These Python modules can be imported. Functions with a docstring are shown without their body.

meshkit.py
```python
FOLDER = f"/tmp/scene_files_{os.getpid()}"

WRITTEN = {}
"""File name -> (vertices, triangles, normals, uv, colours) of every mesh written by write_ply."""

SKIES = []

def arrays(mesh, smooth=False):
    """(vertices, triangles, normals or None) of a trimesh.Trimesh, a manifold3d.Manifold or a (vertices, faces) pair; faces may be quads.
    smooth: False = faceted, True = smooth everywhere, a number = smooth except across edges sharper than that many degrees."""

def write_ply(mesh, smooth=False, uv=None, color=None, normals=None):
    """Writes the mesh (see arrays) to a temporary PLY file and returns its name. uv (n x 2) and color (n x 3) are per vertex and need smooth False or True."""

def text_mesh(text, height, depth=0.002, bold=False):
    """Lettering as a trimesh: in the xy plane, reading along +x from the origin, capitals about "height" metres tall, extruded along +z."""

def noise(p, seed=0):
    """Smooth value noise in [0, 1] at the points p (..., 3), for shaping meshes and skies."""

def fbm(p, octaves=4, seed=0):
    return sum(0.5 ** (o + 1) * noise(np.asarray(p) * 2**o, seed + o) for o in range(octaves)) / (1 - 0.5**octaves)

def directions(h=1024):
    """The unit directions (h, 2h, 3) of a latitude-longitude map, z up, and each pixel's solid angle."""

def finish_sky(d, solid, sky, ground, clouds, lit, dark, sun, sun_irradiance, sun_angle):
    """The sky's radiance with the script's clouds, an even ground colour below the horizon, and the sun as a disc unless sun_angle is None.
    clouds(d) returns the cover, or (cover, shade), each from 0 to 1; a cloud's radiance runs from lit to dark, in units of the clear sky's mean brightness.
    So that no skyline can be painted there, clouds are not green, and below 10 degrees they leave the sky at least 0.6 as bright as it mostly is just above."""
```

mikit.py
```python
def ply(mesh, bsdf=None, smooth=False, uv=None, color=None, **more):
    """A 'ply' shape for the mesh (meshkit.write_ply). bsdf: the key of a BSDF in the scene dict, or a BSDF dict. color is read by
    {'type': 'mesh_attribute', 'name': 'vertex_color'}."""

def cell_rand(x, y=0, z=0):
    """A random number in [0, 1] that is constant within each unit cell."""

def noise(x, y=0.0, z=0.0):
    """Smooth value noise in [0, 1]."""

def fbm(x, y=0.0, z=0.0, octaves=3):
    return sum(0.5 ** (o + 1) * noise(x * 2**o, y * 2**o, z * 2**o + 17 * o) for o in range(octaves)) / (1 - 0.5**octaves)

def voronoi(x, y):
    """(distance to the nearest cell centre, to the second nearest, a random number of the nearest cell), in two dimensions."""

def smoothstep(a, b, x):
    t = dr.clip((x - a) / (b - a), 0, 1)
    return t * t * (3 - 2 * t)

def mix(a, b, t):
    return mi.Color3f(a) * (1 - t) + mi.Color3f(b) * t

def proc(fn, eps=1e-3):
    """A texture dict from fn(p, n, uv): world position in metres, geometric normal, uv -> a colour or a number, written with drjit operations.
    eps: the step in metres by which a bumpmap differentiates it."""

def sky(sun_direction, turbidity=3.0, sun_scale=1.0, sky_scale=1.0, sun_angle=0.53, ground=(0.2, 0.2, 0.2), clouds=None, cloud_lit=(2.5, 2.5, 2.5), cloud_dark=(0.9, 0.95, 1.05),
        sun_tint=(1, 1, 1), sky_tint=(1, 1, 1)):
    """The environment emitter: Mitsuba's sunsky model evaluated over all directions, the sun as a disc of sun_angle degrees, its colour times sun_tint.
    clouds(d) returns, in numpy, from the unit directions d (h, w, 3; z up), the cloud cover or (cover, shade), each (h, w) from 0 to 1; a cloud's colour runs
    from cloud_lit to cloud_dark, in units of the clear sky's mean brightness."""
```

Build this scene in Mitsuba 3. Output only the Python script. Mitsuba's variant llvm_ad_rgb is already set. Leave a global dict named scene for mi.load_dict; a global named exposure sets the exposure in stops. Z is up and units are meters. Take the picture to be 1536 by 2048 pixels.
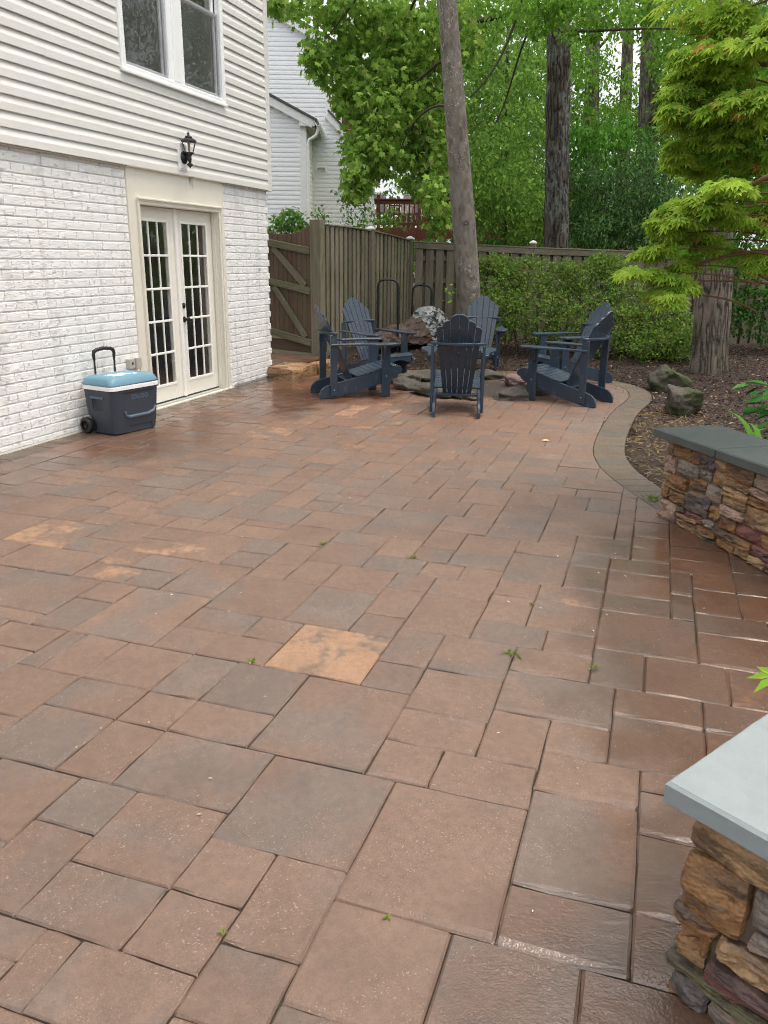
import math, numpy as np, trimesh, shapely, mitsuba as mi, drjit as dr, mikit, meshkit
from shapely.geometry import Polygon, Point, LineString, box as sbox
from mikit import proc, noise, fbm, voronoi, cell_rand, smoothstep, mix

T = mi.ScalarTransform4f
scene, labels = {}, {}
rng = np.random.default_rng(7)

# ---------------------------------------------------------------- camera, sky, exposure
EYE = np.array([0, 0, 1.55])
YAW, PITCH, ROLL, FOCAL = 0.3199, 0.3081, -0.0130, 1596.93 / 768.0


def camera_axes():
    f = np.array([-math.sin(YAW) * math.cos(PITCH), math.cos(YAW) * math.cos(PITCH), -math.sin(PITCH)])
    r = np.array([math.cos(YAW), math.sin(YAW), 0.0])
    d = np.cross(f, r)
    c, s = math.cos(ROLL), math.sin(ROLL)
    return c * r + s * d, -s * r + c * d, f


CAM_R, CAM_D, CAM_F = camera_axes()
scene["camera"] = {
    "type": "perspective", "fov_axis": "x", "fov": 2 * math.degrees(math.atan(1 / FOCAL)), "near_clip": 0.05, "far_clip": 500.0,
    "to_world": T().look_at(origin=EYE.tolist(), target=(EYE + CAM_F).tolist(), up=(-CAM_D).tolist()),
}
scene["sky"] = mikit.sky((0.30, 0.05, 0.95), turbidity=3, sun_scale=0.28, sun_angle=26, clouds=lambda d: (np.full(d.shape[:2], 1.0), (1 - np.clip(d[..., 2], 0, 1)) ** 1.3),
                         cloud_lit=(3.5, 3.52, 3.58), cloud_dark=(1.25, 1.28, 1.33))   # overcast: brightest overhead
exposure = 2.6


# ---------------------------------------------------------------- helpers
def numbered(name):
    if name not in scene and name not in labels:
        return name
    k = 1
    while f"{name}_{k:03d}" in scene or f"{name}_{k:03d}" in labels:
        k += 1
    return f"{name}_{k:03d}"


COUNT = {}


def part(parent, name, mesh, mat, smooth=False, label=None, stuff=False, **kw):
    """one entry: a part of parent (or a top-level object with parent None)"""
    base = f"{parent}__{name}" if parent else name
    k = COUNT.get(base, 0)
    COUNT[base] = k + 1
    key = base if k == 0 else f"{base}_{k:03d}"
    scene[key] = mikit.ply(mesh, mat, smooth=smooth, **kw)
    if label or stuff:
        labels[key] = {}
        if label:
            labels[key]["label"] = label
        if stuff:
            labels[key]["kind"] = "stuff"
    return key


def thing(name, label, category, group=None):
    k = COUNT.get(name, 0)
    COUNT[name] = k + 1
    key = name if k == 0 else f"{name}_{k:03d}"
    labels[key] = {"label": label, "category": category}
    if group:
        labels[key]["group"] = group
    return key


def single(name, mesh, mat, label, category, group=None, smooth=False, **kw):
    key = thing(name, label, category, group)
    scene[key] = mikit.ply(mesh, mat, smooth=smooth, **kw)
    return key


def structure(name, mesh, mat, smooth=False, **kw):
    key = part(None, name, mesh, mat, smooth, **kw)
    labels[key] = {"kind": "structure"}
    return key


def copy_thing(src, name, label, category, group, to_world):
    key = thing(name, label, category, group)
    for k in [k for k in scene if k.startswith(src + "__")]:
        scene[key + k[len(src):]] = {**scene[k], "to_world": to_world}
    return key


def TM(V, F):
    return trimesh.Trimesh(np.asarray(V, float), np.asarray(F, int), process=False)


def cat(ms):
    ms = [m for m in ms if m is not None]
    V, F, o = [], [], 0
    for m in ms:
        V.append(np.asarray(m.vertices)); F.append(np.asarray(m.faces) + o); o += len(m.vertices)
    return TM(np.vstack(V), np.vstack(F))


_CB = None


def cbox(lo, hi, b=0.003):
    """box with chamfered edges between the corners lo and hi"""
    global _CB
    lo, hi = np.minimum(lo, hi).astype(float), np.maximum(lo, hi).astype(float)
    c, h = (lo + hi) / 2, (hi - lo) / 2
    b = min(b, h.min() * 0.45)
    if _CB is None:
        P = []
        for s in np.ndindex(2, 2, 2):
            s = np.array(s) * 2 - 1
            for a in range(3):
                P.append((s, a))
        V = np.array([[s[k] * (1 if k == a else 0.8) for k in range(3)] for s, a in P], float)
        hull = trimesh.convex.convex_hull(V)
        idx = [int(np.argmin(np.abs(V - v).sum(1))) for v in hull.vertices]
        _CB = (P, np.array(idx)[hull.faces])
    V = np.array([c + s * (h - b * (np.arange(3) != a)) for s, a in _CB[0]])
    return TM(V, _CB[1])


def box_on(o, ax, ay, az, lo, hi, b=0.003):
    """chamfered box in a frame (origin o, unit axes ax ay az)"""
    m = cbox(lo, hi, b)
    v = np.asarray(o, float) + m.vertices @ np.array([ax, ay, az], float)
    f = m.faces
    if np.dot(np.cross(ax, ay), az) < 0:
        f = f[:, ::-1]
    return TM(v, f)


def extrude(poly, h, b=0.0):
    """polygon extruded from z=0 to h; b: chamfer of the two rims"""
    poly = shapely.geometry.polygon.orient(Polygon(poly) if not isinstance(poly, Polygon) else poly)
    if b <= 0:
        return trimesh.creation.extrude_polygon(poly, h, engine="earcut")
    ring = np.array(poly.exterior.coords)[:-1]
    n = len(ring)
    e = np.roll(ring, -1, 0) - ring
    e /= np.linalg.norm(e, axis=1, keepdims=True) + 1e-12
    nrm = np.c_[e[:, 1], -e[:, 0]]
    m = nrm + np.roll(nrm, 1, 0)
    m /= np.maximum((m * m).sum(1, keepdims=True), 0.5) / 2
    ins = ring - m * b
    L = [np.c_[ins, np.zeros(n)], np.c_[ring, np.full(n, b)], np.c_[ring, np.full(n, h - b)], np.c_[ins, np.full(n, h)]]
    V = np.vstack(L)
    F = []
    i = np.arange(n); j = (i + 1) % n
    for k in range(3):
        F += [np.c_[k * n + i, k * n + j, (k + 1) * n + j], np.c_[k * n + i, (k + 1) * n + j, (k + 1) * n + i]]
    cv, cf = trimesh.creation.triangulate_polygon(Polygon(ins), engine="earcut")
    from scipy.spatial import cKDTree
    _, ix = cKDTree(ins).query(cv)
    cf = ix[cf]
    a = ins[cf[:, 0]]; d1 = ins[cf[:, 1]] - a; d2 = ins[cf[:, 2]] - a
    flip = d1[:, 0] * d2[:, 1] - d1[:, 1] * d2[:, 0] < 0
    cf[flip] = cf[flip][:, ::-1]
    F += [cf + 3 * n, cf[:, ::-1]]
    return TM(V, np.vstack(F))


def place(mesh, o, ax, ay, az):
    v = np.asarray(o, float) + np.asarray(mesh.vertices) @ np.array([ax, ay, az], float)
    f = np.asarray(mesh.faces)
    if np.dot(np.cross(ax, ay), az) < 0:
        f = f[:, ::-1]
    return TM(v, f)


X3, Y3, Z3 = np.eye(3)


def tube(P, R, n=8, caps=True):
    P = np.asarray(P, float)
    R = np.broadcast_to(R, (len(P),)).astype(float)
    t = np.gradient(P, axis=0)
    t /= np.linalg.norm(t, axis=1, keepdims=True) + 1e-12
    a = np.cross(t[0], [0, 0, 1] if abs(t[0, 2]) < 0.9 else [1, 0, 0]); a /= np.linalg.norm(a)
    A = []
    for k in range(len(P)):
        a = a - t[k] * (a @ t[k]); a /= np.linalg.norm(a); A.append(a)
    A = np.array(A); B = np.cross(t, A)
    g = np.arange(n) * 2 * np.pi / n
    V = P[:, None] + R[:, None, None] * (np.cos(g)[None, :, None] * A[:, None] + np.sin(g)[None, :, None] * B[:, None])
    i, j = np.meshgrid(np.arange(len(P) - 1), np.arange(n), indexing="ij")
    q = [i * n + j, i * n + (j + 1) % n, (i + 1) * n + (j + 1) % n, (i + 1) * n + j]
    F = np.vstack([np.stack([q[0], q[1], q[2]], -1).reshape(-1, 3), np.stack([q[0], q[2], q[3]], -1).reshape(-1, 3)])
    V = V.reshape(-1, 3)
    if caps:
        V = np.vstack([V, P[:1], P[-1:]]); c0, c1 = len(V) - 2, len(V) - 1
        k = np.arange(n); l = (len(P) - 1) * n
        F = np.vstack([F, np.c_[np.full(n, c0), (k + 1) % n, k], np.c_[np.full(n, c1), l + k, l + (k + 1) % n]])
    return TM(V, F)


def lathe(prof, n=16):
    """profile [(r, z)] turned about z"""
    prof = np.asarray(prof, float)
    g = np.arange(n) * 2 * np.pi / n
    V = np.stack([prof[:, None, 0] * np.cos(g), prof[:, None, 0] * np.sin(g), np.broadcast_to(prof[:, None, 1], (len(prof), n))], -1).reshape(-1, 3)
    i, j = np.meshgrid(np.arange(len(prof) - 1), np.arange(n), indexing="ij")
    q = [i * n + j, i * n + (j + 1) % n, (i + 1) * n + (j + 1) % n, (i + 1) * n + j]
    F = np.vstack([np.stack([q[0], q[1], q[2]], -1).reshape(-1, 3), np.stack([q[0], q[2], q[3]], -1).reshape(-1, 3)])
    return TM(V, F)


def sweep_profile(prof, p0, p1, ax, az):
    """2D profile (a, z) carried straight from p0 to p1, a along ax, z along az; closed with end caps"""
    prof = np.asarray(prof, float); n = len(prof)
    off = prof[:, :1] * np.asarray(ax, float) + prof[:, 1:] * np.asarray(az, float)
    V = np.vstack([np.asarray(p0) + off, np.asarray(p1) + off])
    i = np.arange(n); j = (i + 1) % n
    F = np.vstack([np.c_[i, j, n + j], np.c_[i, n + j, n + i]])
    cv, cf = trimesh.creation.triangulate_polygon(Polygon(prof), engine="earcut")
    from scipy.spatial import cKDTree
    _, ix = cKDTree(prof).query(cv)
    F = np.vstack([F, ix[cf], ix[cf][:, ::-1] + n])
    m = TM(V, F)
    m.fix_normals()
    return m


def resample(pts, step):
    ls = LineString(pts)
    n = max(2, int(round(ls.length / step)) + 1)
    return np.array([ls.interpolate(t).coords[0] for t in np.linspace(0, ls.length, n)])


def smooth_curve(pts, n=120):
    from scipy.interpolate import CubicSpline
    pts = np.asarray(pts, float)
    t = np.r_[0, np.cumsum(np.linalg.norm(np.diff(pts, axis=0), axis=1) ** 0.7)]
    return CubicSpline(t, pts)(np.linspace(0, t[-1], n))


def grid_sheet(xs, ys, zf):
    X, Y = np.meshgrid(xs, ys, indexing="ij")
    Z = zf(X, Y)
    V = np.stack([X, Y, Z], -1).reshape(-1, 3)
    i, j = np.meshgrid(np.arange(len(xs) - 1), np.arange(len(ys) - 1), indexing="ij")
    n = len(ys)
    q = [i * n + j, (i + 1) * n + j, (i + 1) * n + j + 1, i * n + j + 1]
    F = np.vstack([np.stack([q[0], q[1], q[2]], -1).reshape(-1, 3), np.stack([q[0], q[2], q[3]], -1).reshape(-1, 3)])
    return TM(V, F)


def rock(c, size, seed, sub=3, rough=0.25, flat=0.15, rot=0.0):
    """boulder: icosphere pushed by noise and cut by a few random planes"""
    m = trimesh.creation.icosphere(subdivisions=sub)
    v = np.array(m.vertices)
    r = np.random.default_rng(seed)
    for _ in range(9):
        nrm = r.normal(size=3); nrm /= np.linalg.norm(nrm)
        d = r.uniform(0.55, 0.85)
        s = np.maximum(v @ nrm - d, 0)
        v -= s[:, None] * nrm * 0.85
    v += (v / np.linalg.norm(v, axis=1, keepdims=True)) * (meshkit.fbm(v * 1.7 + seed * 3.1, 3, seed)[:, None] - 0.5) * rough
    v += (v / np.linalg.norm(v, axis=1, keepdims=True)) * (meshkit.fbm(v * 6 + seed, 2, seed + 9)[:, None] - 0.5) * rough * 0.3
    v *= np.asarray(size) / 2
    c_, s_ = math.cos(rot), math.sin(rot)
    v = v @ np.array([[c_, s_, 0], [-s_, c_, 0], [0, 0, 1]])
    return TM(v + np.asarray(c), m.faces)


# leaves ---------------------------------------------------------
def leaf_template(kind):
    """outline in (across, along, up), base at the origin, about 1 long"""
    if kind == "oval":
        V = [(0, 0, 0), (-.24, .35, .05), (-.18, .72, .03), (0, 1, -.10), (.18, .72, .03), (.24, .35, .05)]
        F = [(0, 3, 1), (1, 3, 2), (0, 5, 3), (5, 4, 3)]
    elif kind == "broad":
        V, F = leaf_template("oval")
        return V * np.array([1.75, 1, 1]), F
    elif kind == "lance":
        V = [(0, 0, 0), (-.15, .45, .03), (0, 1, -.10), (.15, .45, .03)]
        F = [(0, 2, 1), (0, 3, 2)]
    elif kind == "wide":   # broad lobed leaf
        V = [(0, 0, 0), (-.34, .12, .05), (-.50, .45, .02), (-.27, .55, .04), (-.30, .86, -.02), (0, 1.0, -.06), (.30, .86, -.02), (.27, .55, .04), (.50, .45, .02), (.34, .12, .05), (0, .5, 0)]
        F = [(10, k, k + 1) for k in range(0, 9)] + [(10, 9, 0)]
        F = [(a, c, b) for a, b, c in F]
    elif kind == "maple":
        pol = [(0, .60), (22, .31), (50, .57), (76, .31), (106, .47), (142, .27), (180, .40)]
        o = [(r_ * math.sin(math.radians(a)), .40 + r_ * math.cos(math.radians(a)), .02 - .12 * r_) for a, r_ in pol + [(-a, r_) for a, r_ in pol[-2:0:-1]]]
        V = [(0, .42, 0.03)] + o
        n_ = len(o)
        F = [(0, 1 + (k + 1) % n_, 1 + k) for k in range(n_)]
    elif kind == "palmate":
        V, F = [(0, 0, 0)], []
        for ang, ln in ((-118, .42), (-78, .70), (-38, .92), (0, 1.0), (38, .92), (78, .70), (118, .42)):
            a = math.radians(ang)
            d = np.array([math.sin(a), math.cos(a)]); s = np.array([d[1], -d[0]])
            k = len(V)
            V += [(*(d * ln * .50 - s * .135), .03), (*(d * ln), -.10 * ln), (*(d * ln * .50 + s * .135), .03)]
            F += [(0, k + 1, k), (0, k + 2, k + 1)]
    elif kind == "strap":
        V, F = [], []
        for k in range(6):
            t = k / 5
            w = .045 * (1 - t ** 3) + .002
            V += [(-w, t * .75 + .1 * t * t, .75 * t - .95 * t * t), (w, t * .75 + .1 * t * t, .75 * t - .95 * t * t)]
            if k:
                a = 2 * k - 2
                F += [(a, a + 1, a + 3), (a, a + 3, a + 2)]
    return np.array(V, float), np.array(F, int)


def leaves(kind, pos, along, up, size):
    V, F = leaf_template(kind)
    pos, along, up = (np.asarray(x, float) for x in (pos, along, up))
    along = along / (np.linalg.norm(along, axis=1, keepdims=True) + 1e-9)
    up = up - along * (up * along).sum(1, keepdims=True)
    up /= np.linalg.norm(up, axis=1, keepdims=True) + 1e-9
    ac = np.cross(along, up)
    W = V[None, :, 0:1] * ac[:, None] + V[None, :, 1:2] * along[:, None] + V[None, :, 2:3] * up[:, None]
    W = pos[:, None] + W * np.asarray(size).reshape(-1, 1, 1)
    n = len(pos)
    Fs = (F[None] + (np.arange(n) * len(V))[:, None, None]).reshape(-1, 3)
    return W.reshape(-1, 3), Fs, len(V)


def leaf_part(parent, name, kind, pos, along, up, size, mat, tint=None, label=None, stuff=False):
    """one mesh of leaves; each leaf has its own hue (vertex colour = base colour)"""
    v, f, k = leaves(kind, pos, along, up, size)
    c = np.repeat(tint, k, axis=0)
    return part(parent, name, TM(v, f), mat, label=label, stuff=stuff, color=c)


def hues(n, a, b, r, dark=0.25, accent=None, pa=0.0):
    t = r.random((n, 1))
    c = np.asarray(a) * (1 - t) + np.asarray(b) * t
    if accent is not None:
        m = r.random(n) < pa
        c[m] = np.asarray(accent)
    return c * (1 + dark * (r.random((n, 1)) - 0.5) * 2)


def spray(r, centers, radii, n_each, size, droop=0.35, flat=0.55, outward=0.6, tilt=0.5):
    """leaves in clumps: positions, midrib and normal directions"""
    P, A, U, S = [], [], [], []
    for c, R, n in zip(centers, radii, np.broadcast_to(n_each, (len(centers),))):
        d = r.normal(size=(n, 3)); d /= np.linalg.norm(d, axis=1, keepdims=True)
        q = d * (r.random((n, 1)) ** 0.45) * R * np.array([1, 1, flat])
        P.append(c + q)
        a = d * np.array([1, 1, 0.3]) * outward + r.normal(size=(n, 3)) * 0.5
        a[:, 2] -= droop
        A.append(a)
        u = np.array([0, 0, 1.0]) + r.normal(size=(n, 3)) * tilt + d * 0.25
        U.append(u)
        S.append(size * r.uniform(0.65, 1.15, n))
    return np.vstack(P), np.vstack(A), np.vstack(U), np.concatenate(S)


# ---------------------------------------------------------------- materials
def C(*v):
    return mi.Color3f(*v)


def rgb(*v):
    return {"type": "rgb", "value": list(v)}


def mat(name, color, rough=0.6, bump=None, bump_scale=None, two=True, **kw):
    b = {"type": "principled", "base_color": rgb(*color) if isinstance(color, tuple) else proc(color), "roughness": rough if isinstance(rough, float) else proc(rough), **kw}
    if bump is not None:
        b = {"type": "bumpmap", "tex": proc(bump, eps=kw.pop("eps", 1e-3)), "scale": 1.0, "bsdf": b}
    scene[name] = {"type": "twosided", "bsdf": b} if two else b
    return name


def wetness(p):
    """standing water film: along the two stone walls, and below the step; outline broken up by noise"""
    n = fbm(p.x * 1.3, p.y * 1.3, 3.0, octaves=3) - 0.5
    n2 = fbm(p.x * 5.0, p.y * 5.0, 9.0, octaves=2) - 0.5
    right = smoothstep(0.55, 0.15, (0.16 - p.x) * 0.9 + dr.maximum(p.y - 4.6, 0) * 0.8 - dr.maximum(1.5 - p.y, 0) * 0.2 + n * 0.7 + n2 * 0.25)
    back = smoothstep(1.5, 0.9, dr.sqrt(dr.square(p.x + 4.1) + dr.square((p.y - 9.2) * 0.75)) + n * 1.6 + n2 * 0.6)
    wall = smoothstep(1.15, 0.6, (p.x + 4.9) * 0.7 + dr.abs(p.y - 6.4) * 0.12 + n * 1.1 + n2 * 0.3)
    return dr.clip(dr.maximum(dr.maximum(right, back), wall * 0.75), 0, 1)


def paver_tone(p, uv, tans):
    k = dr.floor(uv.x / 4); m = dr.floor(uv.y / 4)
    r1, r2, r3 = cell_rand(k, m, 1), cell_rand(k, m, 2), cell_rand(k, m, 5)
    lx, ly = uv.x, uv.y
    sw = fbm(lx * 4.0 + r1 * 20, ly * 4.0 + r3 * 20, r1 * 50, octaves=4)
    sw2 = fbm(lx * 6.0 + r3 * 9, ly * 6.0, r2 * 70 + 5, octaves=4)
    base = mix((0.122, 0.074, 0.053), (0.172, 0.110, 0.081), sw2)
    gray = mix((0.092, 0.080, 0.072), (0.128, 0.112, 0.101), sw2)
    tan = mix((0.235, 0.135, 0.080), (0.30, 0.178, 0.108), sw)
    redw = smoothstep(5.0, 7.5, p.y) * smoothstep(0.3, -2.5, p.x)
    base = mix(base, (0.150, 0.078, 0.048), redw * 0.65)
    g = smoothstep(0.44, 0.72, sw + (r1 - 0.5) * 0.28)
    c = mix(base, gray, g * 0.56)
    redder = smoothstep(4.5, 7.5, p.y) * smoothstep(0.3, -2.5, p.x)
    orange = dr.select(dr.abs(m - 77) < 0.5, 1.0, dr.select(dr.abs(m - 78) < 0.5, 0.62, dr.select(dr.abs(m - 79) < 0.5, 0.5, 0.0)))
    thr = 0.74 - 0.10 * dr.select(r3 > 0.90, 1.0, 0.0) - 0.20 * redder * dr.select(r3 > 0.62, 1.0, 0.0) - 0.50 * orange
    t = smoothstep(thr, thr + 0.26, sw2 * 0.8 + 0.2 * noise(p.x * 45, p.y * 45, 1.0))
    c = mix(c, tan, t * tans)
    mound = fbm(p.x * 0.9, p.y * 0.9, 1.0, octaves=2)
    c = c * (0.90 + 0.20 * mound) * (0.93 + 0.14 * r2)
    grain = noise(p.x * 330, p.y * 330, p.z * 330)
    fine = noise(p.x * 900, p.y * 900, p.z * 900)
    mott = fbm(p.x * 48, p.y * 48, 2.0, octaves=3)
    c = c * (0.62 + 0.32 * grain + 0.16 * fine + 0.30 * mott)
    spark = smoothstep(0.84, 0.90, noise(p.x * 240 + 50, p.y * 240, p.z * 240))
    c = mix(c, (0.36, 0.31, 0.27), spark * 0.42)
    dots = smoothstep(0.86, 0.91, noise(p.x * 170 + 11, p.y * 170, 3.0))
    c = mix(c, (0.09, 0.075, 0.06), dots * 0.5)
    stain = smoothstep(0.80, 0.86, noise(p.x * 26 + 3, p.y * 26, 8.0)) * smoothstep(0.5, 0.7, noise(p.x * 90, p.y * 90, 5.0))
    c = mix(c, (0.09, 0.08, 0.065), stain * 0.22)
    w = wetness(p)
    return c * mix((1, 1, 1), (0.60, 0.50, 0.43), w)


def paver_color(p, n, uv):
    return paver_tone(p, uv, 1.0)


def paver_rough(p, n, uv):
    w = wetness(p)
    patch = fbm(p.x * 9, p.y * 14, 2.0, octaves=2)
    damp = smoothstep(0.42, 0.75, fbm(p.x * 2.2, p.y * 2.2, 6.0, octaves=3))
    return dr.clip(0.62 - 0.12 * damp - w * (0.28 + 0.20 * smoothstep(0.40, 0.60, patch)), 0.13, 1)


def paver_bump(p, n, uv):
    k = dr.floor(uv.x / 4); m = dr.floor(uv.y / 4)
    ang = (cell_rand(k, m, 7) - 0.5) * 0.9
    x = p.x * dr.cos(ang) - p.y * dr.sin(ang); y = p.x * dr.sin(ang) + p.y * dr.cos(ang)
    ridge = fbm(x * 5 + cell_rand(k, m, 8) * 9, y * 22, 0.5, octaves=3)
    slate = smoothstep(0.45, 0.9, cell_rand(k, m, 9)) * 0.0016 + 0.0008
    near = smoothstep(5.5, 2.5, p.y)
    return ridge * slate + (noise(p.x * 330, p.y * 330, 0.0) * 0.0009 + noise(p.x * 140, p.y * 140, 4.0) * 0.0007) * near


WETCOAT = proc(lambda p, n, uv: wetness(p))
mat("paver", paver_color, paver_rough, bump=paver_bump, specular=0.6, clearcoat=WETCOAT, clearcoat_gloss=0.8)
mat("border_paver", lambda p, n, uv: paver_tone(p, uv, 0.0) * mi.Color3f(0.70, 0.82, 0.80), paver_rough, bump=paver_bump, specular=0.5)
mat("joint_sand", lambda p, n, uv: C(0.034, 0.027, 0.021) * (0.6 + 0.8 * fbm(p.x * 40, p.y * 40, 0.0)), 0.95)
mat("soil", lambda p, n, uv: mix((0.014, 0.009, 0.006), (0.036, 0.023, 0.015), fbm(p.x * 9, p.y * 9, p.z * 9)) * (0.6 + 0.8 * noise(p.x * 70, p.y * 70, 0)), 0.9)
mat("forest_floor", lambda p, n, uv: mix((0.018, 0.028, 0.010), (0.06, 0.048, 0.028), fbm(p.x * 1.5, p.y * 1.5, 0.0)), 0.95)
VC = {"type": "mesh_attribute", "name": "vertex_color"}
scene["chips"] = {"type": "twosided", "bsdf": {"type": "principled", "base_color": VC, "roughness": 0.7}}
# painted brick
mat("brick_paint", lambda p, n, uv: mix((0.77, 0.78, 0.78), (0.82, 0.82, 0.81), fbm(p.x * 3, p.y * 3, p.z * 3)) * (1 - 0.35 * smoothstep(0.62, 0.78, fbm(p.y * 9, p.z * 16, 2.0)) * smoothstep(0.16, 0.0, p.z)) * (1 - 0.30 * smoothstep(0.84, 0.90, noise(p.y * 30, p.z * 48, 7.0))) * (1 - 0.12 * smoothstep(0.55, 0.75, fbm(p.y * 14, p.z * 1.4, 9.0))), 0.45,
    bump=lambda p, n, uv: smoothstep(0.50, 0.72, noise(p.y * 42 + dr.floor(p.z / 0.0805) * 7.3, p.z * 150, dr.floor(p.z / 0.0805) * 1.7)) * 0.0034 + fbm(p.y * 16, p.z * 50, 2.0, octaves=2) * 0.0022)
mat("mortar_paint", (0.62, 0.625, 0.63), 0.6)
mat("siding_vinyl", lambda p, n, uv: mix((0.64, 0.635, 0.615), (0.69, 0.685, 0.665), fbm(p.y * 1.2, p.z * 2.5, 1.0)) * (0.97 + 0.05 * noise(p.y * 6, p.z * 160, 0.0)), 0.30)
mat("trim_cream", lambda p, n, uv: mix((0.66, 0.635, 0.555), (0.70, 0.675, 0.60), fbm(p.y * 5, p.z * 2, 0.0)) * (1 - 0.5 * smoothstep(0.60, 0.80, fbm(p.y * 30, p.z * 6, 4.0)) * smoothstep(0.22, 0.10, dr.abs(p.y - 8.06) * 2.2 + dr.maximum(2.16 - p.z, 0) * 1.2)), 0.45)
mat("window_white", (0.80, 0.83, 0.84), 0.35)
mat("door_white", (0.80, 0.80, 0.775), 0.32)
mat("door_cream", (0.735, 0.715, 0.645), 0.35)
mat("screen_grey", (0.30, 0.32, 0.35), 0.5)
scene["insect_screen"] = {"type": "blendbsdf", "weight": proc(lambda p, n, uv: 0.30 + 0.45 * smoothstep(0.62, 0.74, noise(p.y * 130, p.z * 100, 3.0)) * smoothstep(0.35, 0.6, fbm(p.y * 6, p.z * 4, 1.0))),
                           "a": {"type": "null"}, "b": {"type": "twosided", "bsdf": {"type": "principled", "base_color": rgb(0.11, 0.12, 0.12), "roughness": 0.6}}}
scene["pane_glass"] = {"type": "thindielectric", "int_ior": 1.5}
mat("room_paint", (0.30, 0.29, 0.27), 0.8)
mat("curtain", lambda p, n, uv: mix((0.36, 0.33, 0.26), (0.50, 0.46, 0.37), noise(p.y * 22, 0.0, 0.0)), 0.8)
mat("black_metal", (0.014, 0.014, 0.016), 0.35)
mat("bronze", (0.025, 0.02, 0.018), 0.35, metallic=0.5)
mat("alu", (0.45, 0.45, 0.43), 0.45, metallic=0.3)
mat("grey_plastic", (0.42, 0.40, 0.36), 0.4)
mat("white_plastic", (0.78, 0.78, 0.77), 0.35)
# cooler
mat("cooler_blue", (0.125, 0.255, 0.345), 0.42, bump=lambda p, n, uv: noise(p.x * 400, p.y * 400, p.z * 400) * 0.0003)
mat("cooler_navy", (0.032, 0.040, 0.055), 0.42, bump=lambda p, n, uv: noise(p.x * 400, p.y * 400, p.z * 400) * 0.0003)
mat("cooler_ledge", (0.075, 0.105, 0.145), 0.4)
mat("rubber", (0.010, 0.010, 0.010), 0.4)
mat("label_paper", lambda p, n, uv: mix((0.75, 0.78, 0.80), (0.16, 0.33, 0.45), smoothstep(0.52, 0.60, fbm(p.x * 22, p.y * 26, 0.0))), 0.4)
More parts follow.
